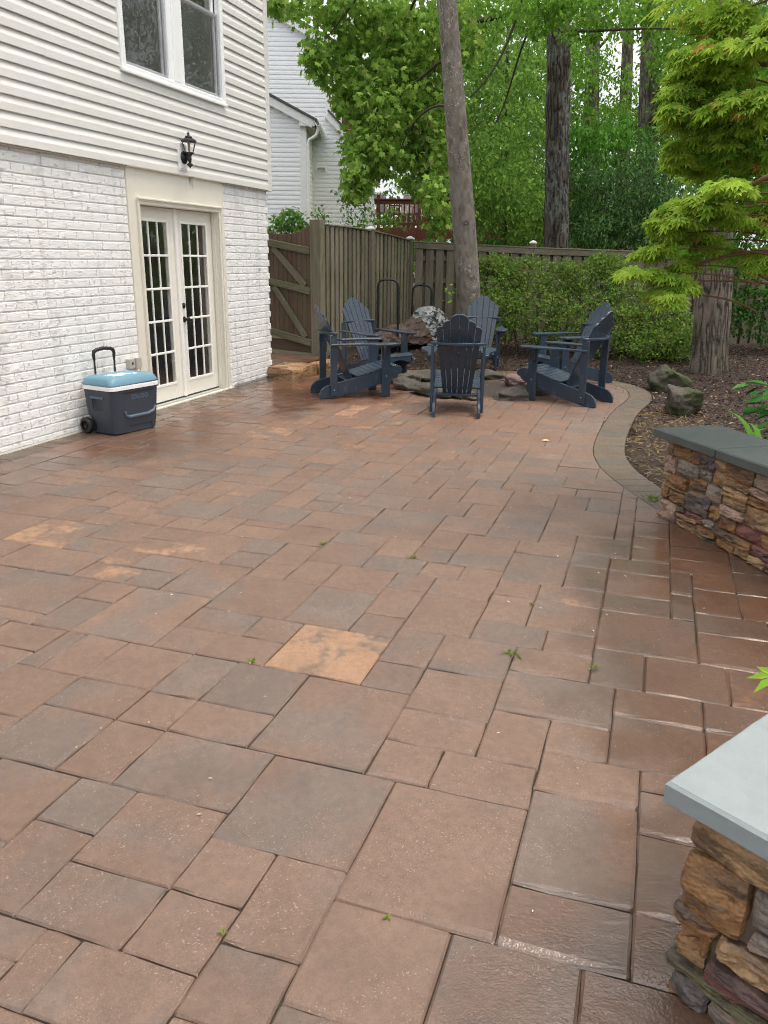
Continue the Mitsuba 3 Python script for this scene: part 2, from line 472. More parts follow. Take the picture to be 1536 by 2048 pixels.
# furniture
mat("chair_navy", lambda p, n, uv: mix(mix((0.020, 0.034, 0.055), (0.031, 0.049, 0.076), fbm(p.x * 4, p.y * 4, p.z * 6)), (0.075, 0.090, 0.105), smoothstep(0.60, 0.80, fbm(p.x * 26, p.y * 26, p.z * 9, octaves=3)) * 0.5), lambda p, n, uv: 0.24 + 0.18 * fbm(p.x * 7, p.y * 7, p.z * 7), specular=0.5)
mat("bolt", (0.55, 0.55, 0.53), 0.35, metallic=0.8)
mat("tarp_brown", lambda p, n, uv: mix((0.060, 0.040, 0.034), (0.115, 0.076, 0.060), fbm(p.x * 7, p.y * 7, p.z * 7)), 0.38, bump=lambda p, n, uv: fbm(p.x * 9, p.y * 9, p.z * 16, octaves=4) * 0.09)
mat("tarp_camo", lambda p, n, uv: mix(mix((0.20, 0.215, 0.23), (0.46, 0.48, 0.49), fbm(p.x * 9, p.y * 9, p.z * 9)), (0.014, 0.016, 0.016), smoothstep(0.545, 0.58, fbm(p.x * 15 + p.z * 9, p.y * 15, p.z * 24, octaves=3)) * 0.92), 0.32, bump=lambda p, n, uv: fbm(p.x * 9, p.y * 9, p.z * 14, octaves=4) * 0.07)
mat("firewood", lambda p, n, uv: mix((0.10, 0.07, 0.05), (0.24, 0.18, 0.12), fbm(p.x * 12, p.y * 12, p.z * 12)), 0.85)


def wood(a, b, alg, s=1.0):
    def f(p, n, uv):
        brd = cell_rand(dr.floor(uv.x / 4), dr.floor(uv.y / 4), 3)
        g = fbm(uv.x * 60 + brd * 30, uv.y * 3.0, brd * 40, octaves=3)
        wave = noise(uv.x * 14 + fbm(uv.x * 3, uv.y * 1.2, brd * 9) * 8, uv.y * 0.8, brd * 20)
        c = mix(a, b, dr.clip(g * 0.7 + wave * 0.5 + (brd - 0.5) * 0.35, 0, 1))
        al = smoothstep(0.42, 0.70, fbm(p.x * 2 + p.y * 2, p.z * 1.6, brd * 6, octaves=3))
        return mix(c, alg, al * 0.55)
    return f


def wood_bump(p, n, uv):
    return fbm(uv.x * 70, uv.y * 3.0, dr.floor(uv.x / 4), octaves=3) * 0.004


mat("fence_wood", wood((0.078, 0.064, 0.047), (0.225, 0.195, 0.145), (0.095, 0.103, 0.055)), 0.85, bump=wood_bump)
mat("gate_wood", wood((0.070, 0.042, 0.028), (0.165, 0.105, 0.070), (0.080, 0.082, 0.042)), 0.85, bump=wood_bump)
mat("mossy_wood", wood((0.090, 0.080, 0.054), (0.24, 0.212, 0.150), (0.085, 0.100, 0.040)), 0.85, bump=wood_bump)
mat("deck_stain", wood((0.085, 0.022, 0.012), (0.150, 0.042, 0.022), (0.10, 0.03, 0.018)), 0.6)
mat("cap_white", (0.72, 0.72, 0.70), 0.4)


# stone
def stone_fn(tones):
    def f(p, n, uv):
        k = dr.floor(uv.x / 4)
        r = cell_rand(k, 1, 1)
        w = fbm(p.x * 9 + r * 30, p.y * 9, p.z * 14 + r * 9, octaves=4)
        c = mix(tones[0], tones[1], smoothstep(0.3, 0.7, w))
        c = mix(c, tones[2], smoothstep(0.50, 0.68, fbm(p.x * 6, p.y * 6 + r * 70, p.z * 22, octaves=3)))
        dark = smoothstep(0.56, 0.68, fbm(p.x * 28, p.y * 28, p.z * 50 + r * 5, octaves=3))
        return c * (1 - 0.45 * dark) * (0.75 + 0.5 * noise(p.x * 160, p.y * 160, p.z * 160))
    return f


def stone_bump(p, n, uv):
    return fbm((p.x + p.z) * 24, (p.y - p.z) * 24, p.z * 52, octaves=3) * 0.005 + fbm(p.x * 70, p.y * 70, p.z * 110, octaves=2) * 0.004 + noise(p.x * 190, p.y * 190, p.z * 190) * 0.0014


STONES = {
    "stone_tan": ((0.20, 0.115, 0.055), (0.30, 0.190, 0.100), (0.13, 0.085, 0.055)),
    "stone_rust": ((0.165, 0.080, 0.032), (0.235, 0.125, 0.052), (0.09, 0.055, 0.035)),
    "stone_grey": ((0.125, 0.105, 0.092), (0.205, 0.165, 0.140), (0.18, 0.115, 0.075)),
    "stone_plum": ((0.100, 0.036, 0.033), (0.165, 0.064, 0.056), (0.08, 0.045, 0.04)),
    "stone_slate": ((0.060, 0.053, 0.050), (0.110, 0.095, 0.088), (0.15, 0.085, 0.045)),
    "stone_pink": ((0.23, 0.145, 0.110), (0.29, 0.195, 0.150), (0.19, 0.13, 0.09)),
    "stone_moss": ((0.060, 0.062, 0.024), (0.115, 0.095, 0.045), (0.055, 0.045, 0.030)),
}
for k_, v_ in STONES.items():
    mat(k_, stone_fn(v_), lambda p, n, uv: 0.42 + 0.3 * fbm(p.x * 14, p.y * 14, p.z * 14), bump=stone_bump, specular=0.5)
mat("stone_core", (0.13, 0.10, 0.075), 0.9)
mat("step_stone", stone_fn(((0.24, 0.135, 0.062), (0.34, 0.215, 0.110), (0.15, 0.085, 0.045))), 0.5, bump=stone_bump)
mat("boulder_moss", lambda p, n, uv: mix(mix((0.040, 0.034, 0.026), (0.095, 0.084, 0.064), fbm(p.x * 7, p.y * 7, p.z * 7)), (0.036, 0.044, 0.014), smoothstep(0.34, 0.62, fbm(p.x * 4, p.y * 4, p.z * 4, octaves=4))) * (0.6 + 0.8 * noise(p.x * 80, p.y * 80, p.z * 80)), 0.8,
    bump=lambda p, n, uv: fbm(p.x * 14, p.y * 14, p.z * 14, octaves=4) * 0.03)
mat("pit_rock", lambda p, n, uv: mix(mix((0.040, 0.033, 0.027), (0.105, 0.088, 0.074), fbm(p.x * 6, p.y * 6, p.z * 9)), (0.048, 0.048, 0.030), smoothstep(0.45, 0.65, fbm(p.x * 4, p.y * 4, p.z * 4 + 8, octaves=3))) * (0.6 + 0.8 * noise(p.x * 70, p.y * 70, p.z * 70)), 0.7,
    bump=lambda p, n, uv: fbm(p.x * 14, p.y * 14, p.z * 18, octaves=4) * 0.03)
mat("pit_rock_red", lambda p, n, uv: mix((0.105, 0.060, 0.058), (0.19, 0.125, 0.115), fbm(p.x * 8, p.y * 8, p.z * 8)) * (0.6 + 0.8 * noise(p.x * 70, p.y * 70, p.z * 70)), 0.7,
    bump=lambda p, n, uv: fbm(p.x * 14, p.y * 14, p.z * 18, octaves=4) * 0.03)
mat("ash", lambda p, n, uv: mix((0.02, 0.014, 0.010), (0.10, 0.07, 0.05), noise(p.x * 60, p.y * 60, 0.0)), 0.9)
mat("bluestone_dry", lambda p, n, uv: mix(mix((0.195, 0.228, 0.235), (0.25, 0.285, 0.292), fbm(p.x * 14, p.y * 14, p.z * 14)), (0.15, 0.18, 0.19), 0.10 * smoothstep(0.60, 0.75, fbm(p.x * 18, p.y * 18, 5.0, octaves=3)) + 0.9 * smoothstep(0.60, 0.36, dr.sqrt(dr.square((p.x - 0.475) * 1.7) + dr.square((p.y - 1.76) * 1.7)) * 2.2 + (fbm(p.x * 12, p.y * 12, 0.0) - 0.5) * 0.55)) * (0.97 + 0.06 * noise(p.x * 300, p.y * 300, p.z * 300)), 0.5,
    bump=lambda p, n, uv: noise(p.x * 200, p.y * 200, p.z * 200) * 0.0005 + fbm(p.x * 9, p.y * 9, p.z * 9, octaves=4) * 0.006)
mat("bluestone_wet", lambda p, n, uv: mix((0.040, 0.055, 0.050), (0.062, 0.078, 0.075), fbm(p.x * 8, p.y * 8, p.z * 8)) * (0.85 + 0.3 * noise(p.x * 250, p.y * 250, p.z * 250)), lambda p, n, uv: 0.30 + 0.25 * fbm(p.x * 4, p.y * 4, 1.0), specular=0.6)


# bark
def ridges(uv, fx, fz):
    wob = (fbm(uv.x * 5, uv.y * 3.0, 4.0, octaves=2) - 0.5) * 1.6
    return dr.clip(dr.abs(noise(uv.x * fx + wob, uv.y * fz, 1.0) - 0.5) * 2.4 * 0.75 + fbm(uv.x * fx * 1.7, uv.y * fz * 2.2, 6.0, octaves=3) * 0.45, 0, 1)


def bark(a, b, lichen, la, fx=26.0, fz=5.0, mo=(0.05, 0.06, 0.02), ma=0.0, plain=False):
    def f(p, n, uv):
        g = fbm(uv.x * fx, uv.y * fz, 1.0, octaves=4) if plain else ridges(uv, fx, fz)
        c = mix(a, b, smoothstep(0.15, 0.75, g))
        li = smoothstep(0.50, 0.58, fbm(uv.x * 5.0, uv.y * 2.2, 7.0, octaves=4)) * smoothstep(0.42, 0.55, fbm(uv.x * 30, uv.y * 14, 3.0, octaves=2))
        c = mix(c, lichen, li * la)
        sp = smoothstep(0.72, 0.84, noise(uv.x * 75, uv.y * 48, 2.0)) * smoothstep(0.3, 0.6, fbm(uv.x * 4, uv.y * 2, 8.0))
        c = mix(c, (0.32, 0.31, 0.28), sp * (0.7 if plain else 0.25))
        ms = smoothstep(1.1, 0.0, p.z + fbm(uv.x * 6, uv.y * 4, 5.0) * 0.8 - 0.4)
        return mix(c, mo, ms * ma)
    return f


def bark_bump(fx, fz, h):
    return lambda p, n, uv: ridges(uv, fx, fz) * h


mat("bark_pale", bark((0.085, 0.074, 0.060), (0.165, 0.145, 0.118), (0.20, 0.19, 0.165), 0.35, 26, 11, ma=0.45, plain=True), 0.85, bump=lambda p, n, uv: fbm(uv.x * 40, uv.y * 16, 1.0, octaves=4) * 0.014)
mat("bark_dark", bark((0.020, 0.016, 0.013), (0.095, 0.080, 0.064), (0.15, 0.175, 0.16), 0.75, 30, 4), 0.9, bump=bark_bump(30, 4, 0.05))
mat("bark_ridge", bark((0.026, 0.020, 0.016), (0.150, 0.122, 0.098), (0.15, 0.15, 0.12), 0.2, 34, 4.2, ma=0.2), 0.9, bump=bark_bump(34, 4.2, 0.035))
mat("bark_far", bark((0.040, 0.034, 0.026), (0.130, 0.110, 0.085), (0.15, 0.16, 0.13), 0.4, 24, 4), 0.9, bump=bark_bump(24, 4, 0.05))
mat("twig", (0.055, 0.042, 0.030), 0.8)
mat("twig_red", (0.13, 0.060, 0.028), 0.7)


def leafmat(name, trans=0.9, rough=0.45):
    scene[name] = {"type": "principledthin", "base_color": VC, "roughness": rough, "diff_trans": trans, "spec_trans": 0.0, "eta": 1.4}
    return name


leafmat("leaf", 0.65)
leafmat("leaf_bright", 0.75)
leafmat("leaf_glossy", 0.28, 0.35)
# neighbour
mat("siding_white", lambda p, n, uv: mix((0.74, 0.755, 0.78), (0.80, 0.81, 0.83), fbm(p.x * 1.5, p.y * 1.5, p.z * 3)), 0.45)
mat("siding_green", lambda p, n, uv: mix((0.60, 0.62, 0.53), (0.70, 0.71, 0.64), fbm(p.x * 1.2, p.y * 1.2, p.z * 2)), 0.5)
mat("trim_white", (0.76, 0.77, 0.76), 0.4)
mat("soffit", (0.34, 0.32, 0.25), 0.7)
mat("shutter", (0.085, 0.075, 0.055), 0.6)
mat("roof_shingle", lambda p, n, uv: mix((0.05, 0.05, 0.055), (0.11, 0.11, 0.115), noise(p.x * 12, p.y * 12, p.z * 12)), 0.9)
mat("red_brick", (0.19, 0.065, 0.045), 0.85)
mat("mortar_grey", (0.26, 0.23, 0.20), 0.9)
mat("cushion_grey", (0.12, 0.12, 0.13), 0.8)
mat("metal_light", (0.42, 0.40, 0.38), 0.35, metallic=0.4)


# ---------------------------------------------------------------- ground, mulch bed, patio
XW = -4.908                                   # face of the painted brick wall
CURVE_IN = smooth_curve([(0.32, 4.95), (0.176, 5.204), (0.047, 5.473), (-0.051, 5.669), (-0.196, 5.998), (-0.299, 6.291), (-0.369, 6.597), (-0.403, 6.83), (-0.426, 7.344),
                         (-0.411, 8.085), (-0.345, 9.06), (-0.262, 9.65), (-0.24, 10.15), (-0.34, 10.65), (-0.62, 11.06), (-1.02, 11.32), (-1.55, 11.45), (-2.15, 11.38), (-3.0, 11.08), (-3.7, 10.72), (-4.35, 10.42)], 260)


def offset_curve(P, d):
    t = np.gradient(P, axis=0); t /= np.linalg.norm(t, axis=1, keepdims=True)
    return P + np.c_[t[:, 1], -t[:, 0]] * d


CURVE_OUT = offset_curve(CURVE_IN, 0.265)
FIELD = Polygon([(XW + 0.225, -1.2), (2.2, -1.2), (2.2, 4.6), (0.6, 4.6)] + [tuple(p) for p in CURVE_IN] + [(-4.42, 9.66), (XW + 0.225, 9.66)]).buffer(0)
PATIO = FIELD.union(Polygon([tuple(p) for p in CURVE_IN] + [tuple(p) for p in CURVE_OUT[::-1]]).buffer(0.002)).union(sbox(XW - 0.02, -1.2, XW + 0.3, 9.9)).buffer(0.01).buffer(-0.01)
PIT_C, PIT_R = np.array([-2.13, 9.98]), 0.86
PATIO_PTS = shapely.prepared.prep(PATIO)


def mulch_z(X, Y):
    pts = shapely.points(X.ravel(), Y.ravel())
    d = shapely.distance(PATIO.boundary, pts)
    inside = shapely.contains_xy(PATIO, X.ravel(), Y.ravel())
    s = np.clip(d / 3.2, 0, 1); s = s * s * (3 - 2 * s)
    z = np.where(inside, -0.09, -0.022 + 0.15 * s)
    P = np.stack([X.ravel(), Y.ravel(), 0 * X.ravel()], -1)
    z = z + np.where(inside, 0, np.clip(d * 3, 0, 1) * ((meshkit.fbm(P * 1.6, 3, 3) - 0.5) * 0.07 + (meshkit.fbm(P * 9, 2, 4) - 0.5) * 0.03))
    return z.reshape(X.shape)


def ground_z(X, Y):
    P = np.stack([X, Y, 0 * X], -1)
    u = X * 0.31 + Y * 0.95
    s = np.clip((u - 13.2) / 2.0, 0, 1)
    return -0.32 + s * 0.42 + np.clip(Y - 18, 0, 60) * 0.012 + (meshkit.fbm(P * 0.22, 3, 8) - 0.5) * 0.3 * s


gx = np.unique(np.r_[np.linspace(-160, -24, 14), np.linspace(-24, 24, 49), np.linspace(24, 160, 14)])
gy = np.unique(np.r_[np.linspace(-60, -6, 7), np.linspace(-6, 40, 47), np.linspace(40, 240, 20)])
structure("ground", grid_sheet(gx, gy, ground_z), "forest_floor", smooth=True)
structure("mulch_bed", grid_sheet(np.arange(-4.95, 7.6, 0.085), np.arange(2.4, 16.2, 0.085), mulch_z), "soil", smooth=True)


def mulch_at(x, y):
    return mulch_z(np.atleast_1d(np.asarray(x, float)), np.atleast_1d(np.asarray(y, float)))


structure("patio", extrude(PATIO, 0.06).apply_translation([0, 0, -0.07]), "joint_sand")

# pavers: (i, j, w, h) in grid units of 0.1031 m, as laid in the foreground
U, GX, GY = 0.103075, -2.06491, 1.613705
LAID = [(7,-2,3,3),(7,-4,3,2),(10,-4,2,2),(10,-2,2,2),(9,-6,3,2),(5,-4,2,3),(5,-1,2,2),(2,-2,3,3),(12,-3,2,3),(10,0,4,4),(14,-1,4,5),(14,-4,3,3),(12,-5,2,2),(1,4,3,2),(1,1,3,3),(4,1,2,3),(6,1,4,3),(6,4,3,2),(4,4,2,2),(4,6,2,3),(6,6,3,3),(1,6,3,3),(-1,6,2,3),(-2,3,3,3),(2,9,2,2),(4,9,3,2),(7,9,4,4),(-2,9,4,5),(2,11,3,2),(2,13,4,4),(-1,14,3,4),(-4,12,2,2),(-4,9,2,3),(-9,10,5,4),(-8,14,2,3),(-11,14,3,3),(-13,17,4,4),(-9,17,3,2),(-9,19,3,3),(-6,14,3,2),(-6,16,2,2),(-6,18,3,2),(-4,16,3,2),(-3,14,2,2),(-3,18,3,4),(-6,20,3,2),(-6,22,2,2),(-8,22,2,2),(-11,21,2,2),(-13,21,2,3),(0,18,2,2),(0,20,2,2),(2,17,2,2),(2,19,2,3),(4,17,2,3),(4,20,3,3),(1,22,3,3),(4,23,3,2),(7,22,2,3),(7,20,3,2),(6,17,3,3),(6,13,3,4),(9,15,2,3),(9,18,2,2),(9,13,2,2),(11,14,3,4),(11,18,3,2),(10,20,2,2),(12,20,2,2),(9,22,2,2),(9,24,2,3),(11,22,3,2),(11,24,3,3),(9,27,3,3),(5,25,4,5),(1,25,4,3),(2,28,3,2),(0,28,2,2),(0,30,3,2),(-2,28,2,4),(-2,25,3,3),(3,30,3,3),(6,30,4,3),(10,30,2,3),(19,21,3,3),(19,19,3,2),(19,15,4,4),(16,16,3,3),(16,19,3,2),(17,14,2,2),(14,14,3,2),(16,12,3,2),(16,9,4,3),(19,12,2,3),(21,12,3,3),(20,10,3,2),(20,7,3,3),(18,7,2,2),(16,6,2,3),(18,5,3,2),(18,1,3,4),(18,-1,3,2),(13,8,3,3),(11,9,2,2),(11,11,2,3),(13,11,3,3),(13,6,3,2),(13,4,2,2),(15,4,3,2),(9,4,4,5),(14,21,3,4),(14,25,3,2),(15,29,4,5),(17,26,3,3)]
I0, I1, J0, J1 = -30, 46, -12, 100
occ = np.zeros((I1 - I0, J1 - J0), bool)
PAV = []
for (i, j, w, h) in LAID:
    occ[i - I0:i - I0 + w, j - J0:j - J0 + h] = True
    PAV.append((i, j, w, h))
prng = np.random.default_rng(21)
SIZES = [(3, 3), (3, 2), (2, 2), (4, 3), (2, 3), (3, 4), (4, 4), (3, 3), (4, 2), (3, 2), (2, 3)]
SMALL = [(3, 2), (2, 2), (4, 2), (2, 3), (3, 3), (3, 2), (2, 2), (4, 3)]
for pas in (0, 1):
    for j in range(J1 - J0):
        i = 0
        while i < I1 - I0:
            if occ[i, j]:
                i += 1
                continue
            run = 0
            while i + run < I1 - I0 and not occ[i + run, j] and run < 12:
                run += 1
            opts = []
            kinds = SMALL if j + J0 > 26 else SIZES
            for k in prng.permutation(len(kinds)):
                w, h = kinds[k]
                if w > run or (run - w == 1):
                    continue
                h = min(h, J1 - J0 - j)
                hh = 0
                while hh < h and not occ[i:i + w, j + hh].any():
                    hh += 1
                if hh >= 2:
                    opts.append((w, hh)); break
            if opts:
                w, hh = opts[0]
            else:
                w = run if run <= 4 else 2
                hh = 1
                while hh < 3 and j + hh < J1 - J0 and not occ[i:i + w, j + hh].any():
                    hh += 1
            occ[i:i + w, j:j + hh] = True
            PAV.append((i + I0, j + J0, w, hh))
            i += w

FIELD_P = shapely.prepared.prep(FIELD.difference(Point(*PIT_C).buffer(PIT_R - 0.05)))
FIELD_C = FIELD.difference(Point(*PIT_C).buffer(PIT_R - 0.05))
GAP = 0.0035


def paver_mesh(x0, y0, x1, y1, r):
    """slab with a pillowed riven top and worn edges, slightly tilted"""
    b = 0.006
    n = 4
    slate = (x0 + x1) / 2 > -0.55 + r.normal(0, 0.15) and (y0 + y1) / 2 < 5.5
    sx = np.r_[x0, np.linspace(x0 + b, x1 - b, n), x1]; sy = np.r_[y0, np.linspace(y0 + b, y1 - b, n), y1]
    if slate:
        sy = np.r_[y0, y0 + b, np.linspace(y0 + r.uniform(0.018, 0.036), y1 - b, n - 1), y1]
    X, Y = np.meshgrid(sx, sy, indexing="ij")
    Z = (meshkit.noise(np.stack([X * 7, Y * 7, 0 * X + r.random() * 50], -1)) - 0.5) * 0.0045
    Z += r.normal(0, 0.0009) + (X - x0 - (x1 - x0) / 2) * r.normal(0, 0.004) + (Y - y0 - (y1 - y0) / 2) * r.normal(0, 0.004)
    if slate:
        Z += (meshkit.fbm(np.stack([X * 9 + r.random() * 9, Y * 14, 0 * X + r.random() * 50], -1), 2) - 0.5) * 0.009
        dp_ = 0.0048 * np.clip(r.uniform(-0.2, 1.3, (n + 2,)), 0.05, 1)
        Z[:, 1] -= dp_; Z[:, 0] -= dp_
    Z[0] -= 0.005; Z[-1] -= 0.005; Z[:, 0] -= 0.005; Z[:, -1] -= 0.005
    X = X.copy(); Y = Y.copy()
    jit = 0.0016
    X[0] += r.normal(0, jit, n + 2); X[-1] += r.normal(0, jit, n + 2); Y[:, 0] += r.normal(0, jit, n + 2); Y[:, -1] += r.normal(0, jit, n + 2)
    m = n + 2
    V = np.stack([X, Y, Z], -1).reshape(-1, 3)
    i, j = np.meshgrid(np.arange(m - 1), np.arange(m - 1), indexing="ij")
    q = [i * m + j, (i + 1) * m + j, (i + 1) * m + j + 1, i * m + j + 1]
    F = np.vstack([np.stack([q[0], q[1], q[2]], -1).reshape(-1, 3), np.stack([q[0], q[2], q[3]], -1).reshape(-1, 3)])
    a = np.arange(m)
    ring = np.r_[a[:-1] * m, (m - 1) * m + a[:-1], (a[::-1][:-1]) * m + m - 1, a[::-1][:-1]]
    L = V[ring].copy(); L[:, 2] = -0.045
    k = len(ring); base = len(V); t = np.arange(k)
    F = np.vstack([F, np.c_[ring, base + t, np.roll(ring, -1)], np.c_[np.roll(ring, -1), base + t, base + np.roll(t, -1)]])
    return TM(np.vstack([V, L]), F)


def clipped_paver(poly):
    m = extrude(poly, 0.045, 0.0)
    m.apply_translation([0, 0, -0.045])
    return m


def cam_size(P):
    """rough picture size of a thing at P, used to rank which pieces show largest"""
    d = np.asarray(P) - EYE
    z = d @ CAM_F
    x, y = d @ CAM_R * FOCAL / z, d @ CAM_D * FOCAL / z
    return z, (z > 0.2) & (np.abs(x) < 1.06) & (np.abs(y) < 1.40)


todo = []
TANS = {(7, 9): 77, (-13, 17): 78, (-6, 14): 78, (-6, 16): 78, (-6, 18): 79, (-3, 18): 79}
for (i, j, w, h) in PAV:
    x0, y0, x1, y1 = GX + i * U + GAP / 2, GY + j * U + GAP / 2, GX + (i + w) * U - GAP / 2, GY + (j + h) * U - GAP / 2
    bx = sbox(x0, y0, x1, y1)
    if not FIELD_P.intersects(bx):
        continue
    if FIELD_P.contains(bx):
        m = paver_mesh(x0, y0, x1, y1, prng)
        polys = [(m, (x0, y0, x1, y1))]
    else:
        g = bx.intersection(FIELD_C.buffer(-GAP / 2))
        polys = [(clipped_paver(p.simplify(0.004)), p.bounds) for p in getattr(g, "geoms", [g]) if isinstance(p, Polygon) and p.area > 0.0015]
    for m, (a0, b0, a1, b1) in polys:
        k = len(todo)
        row_ = TANS.get((i, j), (k * 7) % 41 + 1)
        uv = np.c_[4 * (k + 1) + 0.2 + m.vertices[:, 0] - a0, 4 * row_ + 0.2 + m.vertices[:, 1] - b0]
        z, vis = cam_size([(a0 + a1) / 2, (b0 + b1) / 2, 0])
        todo.append(((a1 - a0) * (b1 - b0) / max(z, 0.3) ** 3 if vis else -1.0, m, uv))
todo.sort(key=lambda t: -t[0])
rest, ruv = [], []
for k, (s, m, uv) in enumerate(todo):
    if k < 300 and s > 0:
        part("patio", "paver", m, "paver", uv=uv)
    else:
        rest.append(m); ruv.append(uv)
part("patio", "paver_field", cat(rest), "paver", uv=np.vstack(ruv), stuff=True)

# border courses: along the curve and along the house wall
L_in = LineString(CURVE_IN)
mid = offset_curve(CURVE_IN, 0.1325)
seg = np.r_[0, np.cumsum(np.linalg.norm(np.diff(mid, axis=0), axis=1))]
cuts = [0.0]
while cuts[-1] < seg[-1] - 0.16:
    cuts.append(cuts[-1] + prng.choice([0.152, 0.152, 0.20, 0.152]))
cuts.append(seg[-1])
for a, b in zip(cuts[:-1], cuts[1:]):
    t = np.linspace(a + 0.0018, b - 0.0018, 4)
    inn = np.c_[np.interp(t, seg, CURVE_IN[:, 0]), np.interp(t, seg, CURVE_IN[:, 1])]
    out = np.c_[np.interp(t, seg, CURVE_OUT[:, 0]), np.interp(t, seg, CURVE_OUT[:, 1])]
    d = (out - inn); d /= np.linalg.norm(d, axis=1, keepdims=True)
    pl = Polygon(np.vstack([inn + d * 0.005, (out - d * 0.002)[::-1]]))
    if not pl.is_valid or pl.area < 1e-3:
        continue
    m = extrude(pl, 0.05, 0.004)
    m.apply_translation([0, 0, -0.049 + prng.normal(0, 0.001)])
    k = int(a * 100) + 3000
    c = pl.bounds
    part("patio", "border_paver", m, "border_paver", uv=np.c_[4 * k + 0.2 + m.vertices[:, 0] - c[0], 4 * (k % 37) + 0.2 + m.vertices[:, 1] - c[1]])
y = 3.2
wall_rest = []
while y < 9.55:
    ln = float(prng.choice([0.155, 0.155, 0.206]))
    m = paver_mesh(XW + 0.012, y + 0.002, XW + 0.223, y + ln - 0.002, prng)
    k = int(y * 100) + 9000
    part("patio", "border_paver", m, "border_paver", uv=np.c_[4 * k + 0.2 + m.vertices[:, 0] - XW, 4 * (k % 37) + 0.2 + m.vertices[:, 1] - y])
    y += ln
wall_rest = paver_mesh(XW + 0.012, -1.2, XW + 0.223, 3.198, prng)
part("patio", "border_strip", wall_rest, "border_paver", uv=wall_rest.vertices[:, :2] + 4.0)

# ---------------------------------------------------------------- our house
H = thing("brick_house", "house with white painted brick below and cream lap siding above", "house")
HY0, HY1, HT = -2.0, 9.91, 5.6
OY0, OY1, OZ1 = 6.925, 8.745, 2.345          # cream door surround, full size
# mortar sheet with the opening, and the house's other walls
mort = []
for (a, b, c, d) in ((HY0, OY0, -0.1, 2.5), (OY1, HY1 - 0.012, -0.1, 2.5), (OY0, OY1, OZ1, 2.5)):
    mort.append(cbox((XW - 0.14, a, c), (XW - 0.0115, b, d), 0.001))
part(H, "brick_wall", cat(mort), "mortar_paint")
part(H, "end_wall", cat([cbox((-13.0, HY1 - 0.15, -0.3), (XW - 0.14, HY1 - 0.012, HT), 0.001), cbox((-13.0, HY0, -0.3), (XW - 0.14, HY0 + 0.14, HT), 0.001), cbox((-13.0, HY0 + 0.14, -0.3), (-12.86, HY1 - 0.15, HT), 0.001)]), "siding_vinyl")
brk = []
brng = np.random.default_rng(5)
CH, BL = 0.0805, 0.2312


def brick_mesh(y0, y1, z0, z1, r, face=0.0):
    ny, nz = 6, 5
    ys = np.r_[y0, np.linspace(y0 + 0.006, y1 - 0.006, ny - 2), y1]; zs = np.r_[z0, np.linspace(z0 + 0.005, z1 - 0.005, nz - 2), z1]
    Yg, Zg = np.meshgrid(ys, zs, indexing="ij")
    Xg = XW + face + (meshkit.noise(np.stack([Yg * 26, Zg * 55, 0 * Yg + r.random() * 40], -1)) - 0.5) * 0.0035
    e = np.zeros((ny, nz), bool); e[0] = e[-1] = True; e[:, 0] = e[:, -1] = True
    Xg[e] -= 0.0035
    V = np.stack([Xg, Yg, Zg], -1).reshape(-1, 3)
    i, j = np.meshgrid(np.arange(ny - 1), np.arange(nz - 1), indexing="ij")
    q = [i * nz + j, (i + 1) * nz + j, (i + 1) * nz + j + 1, i * nz + j + 1]
    F = np.vstack([np.stack([q[0], q[1], q[2]], -1).reshape(-1, 3), np.stack([q[0], q[2], q[3]], -1).reshape(-1, 3)])
    a, b = np.arange(ny), np.arange(nz)
    ring = np.r_[a[:-1] * nz, (ny - 1) * nz + b[:-1], a[::-1][:-1] * nz + nz - 1, b[::-1][:-1]]
    Lw = V[ring].copy(); Lw[:, 0] = XW - 0.0125
    k = len(ring); base = len(V); t = np.arange(k)
    F = np.vstack([F, np.c_[ring, base + t, np.roll(ring, -1)], np.c_[np.roll(ring, -1), base + t, base + np.roll(t, -1)]])
    return TM(np.vstack([V, Lw]), F)


for row in range(30):
    z0 = -0.02 + row * CH
    z1 = min(z0 + CH - 0.0105, 2.40)
    off = 0.055 + (BL / 2 if row % 2 else 0.0)
    spans = []
    yy = HY1 - off + BL * 0.5
    k = 0
    while yy > 3.0:
        spans.append((max(yy - BL, 3.0), min(yy, HY1)))
        yy -= BL
    for (a, b) in spans:
        a += 0.0028; b -= 0.0028 if b < HY1 else 0.0
        if z0 < OZ1 and b > OY0 and a < OY1:
            if a < OY0 - 0.03:
                b = OY0 - 0.004
            elif b > OY1 + 0.03:
                a = OY1 + 0.004
            else:
                continue
        if b - a < 0.03:
            continue
        m = brick_mesh(a, b, max(z0, 0.012), z1, brng, brng.normal(0, 0.0012))
        z, vis = cam_size([XW, (a + b) / 2, (z0 + z1) / 2])
        brk.append(((b - a) / z ** 2 if vis else -1.0, m))
brk.sort(key=lambda t: -t[0])
for s, m in brk[:300]:
    part(H + "__brick_wall", "brick", m, "brick_paint")
part(H + "__brick_wall", "brick_field", cat([m for s, m in brk[300:]]), "brick_paint", stuff=True)
part(H, "base_strip", cbox((XW + 0.003, 3.0, -0.03), (XW + 0.012, OY0, 0.010), 0.001), "trim_cream")

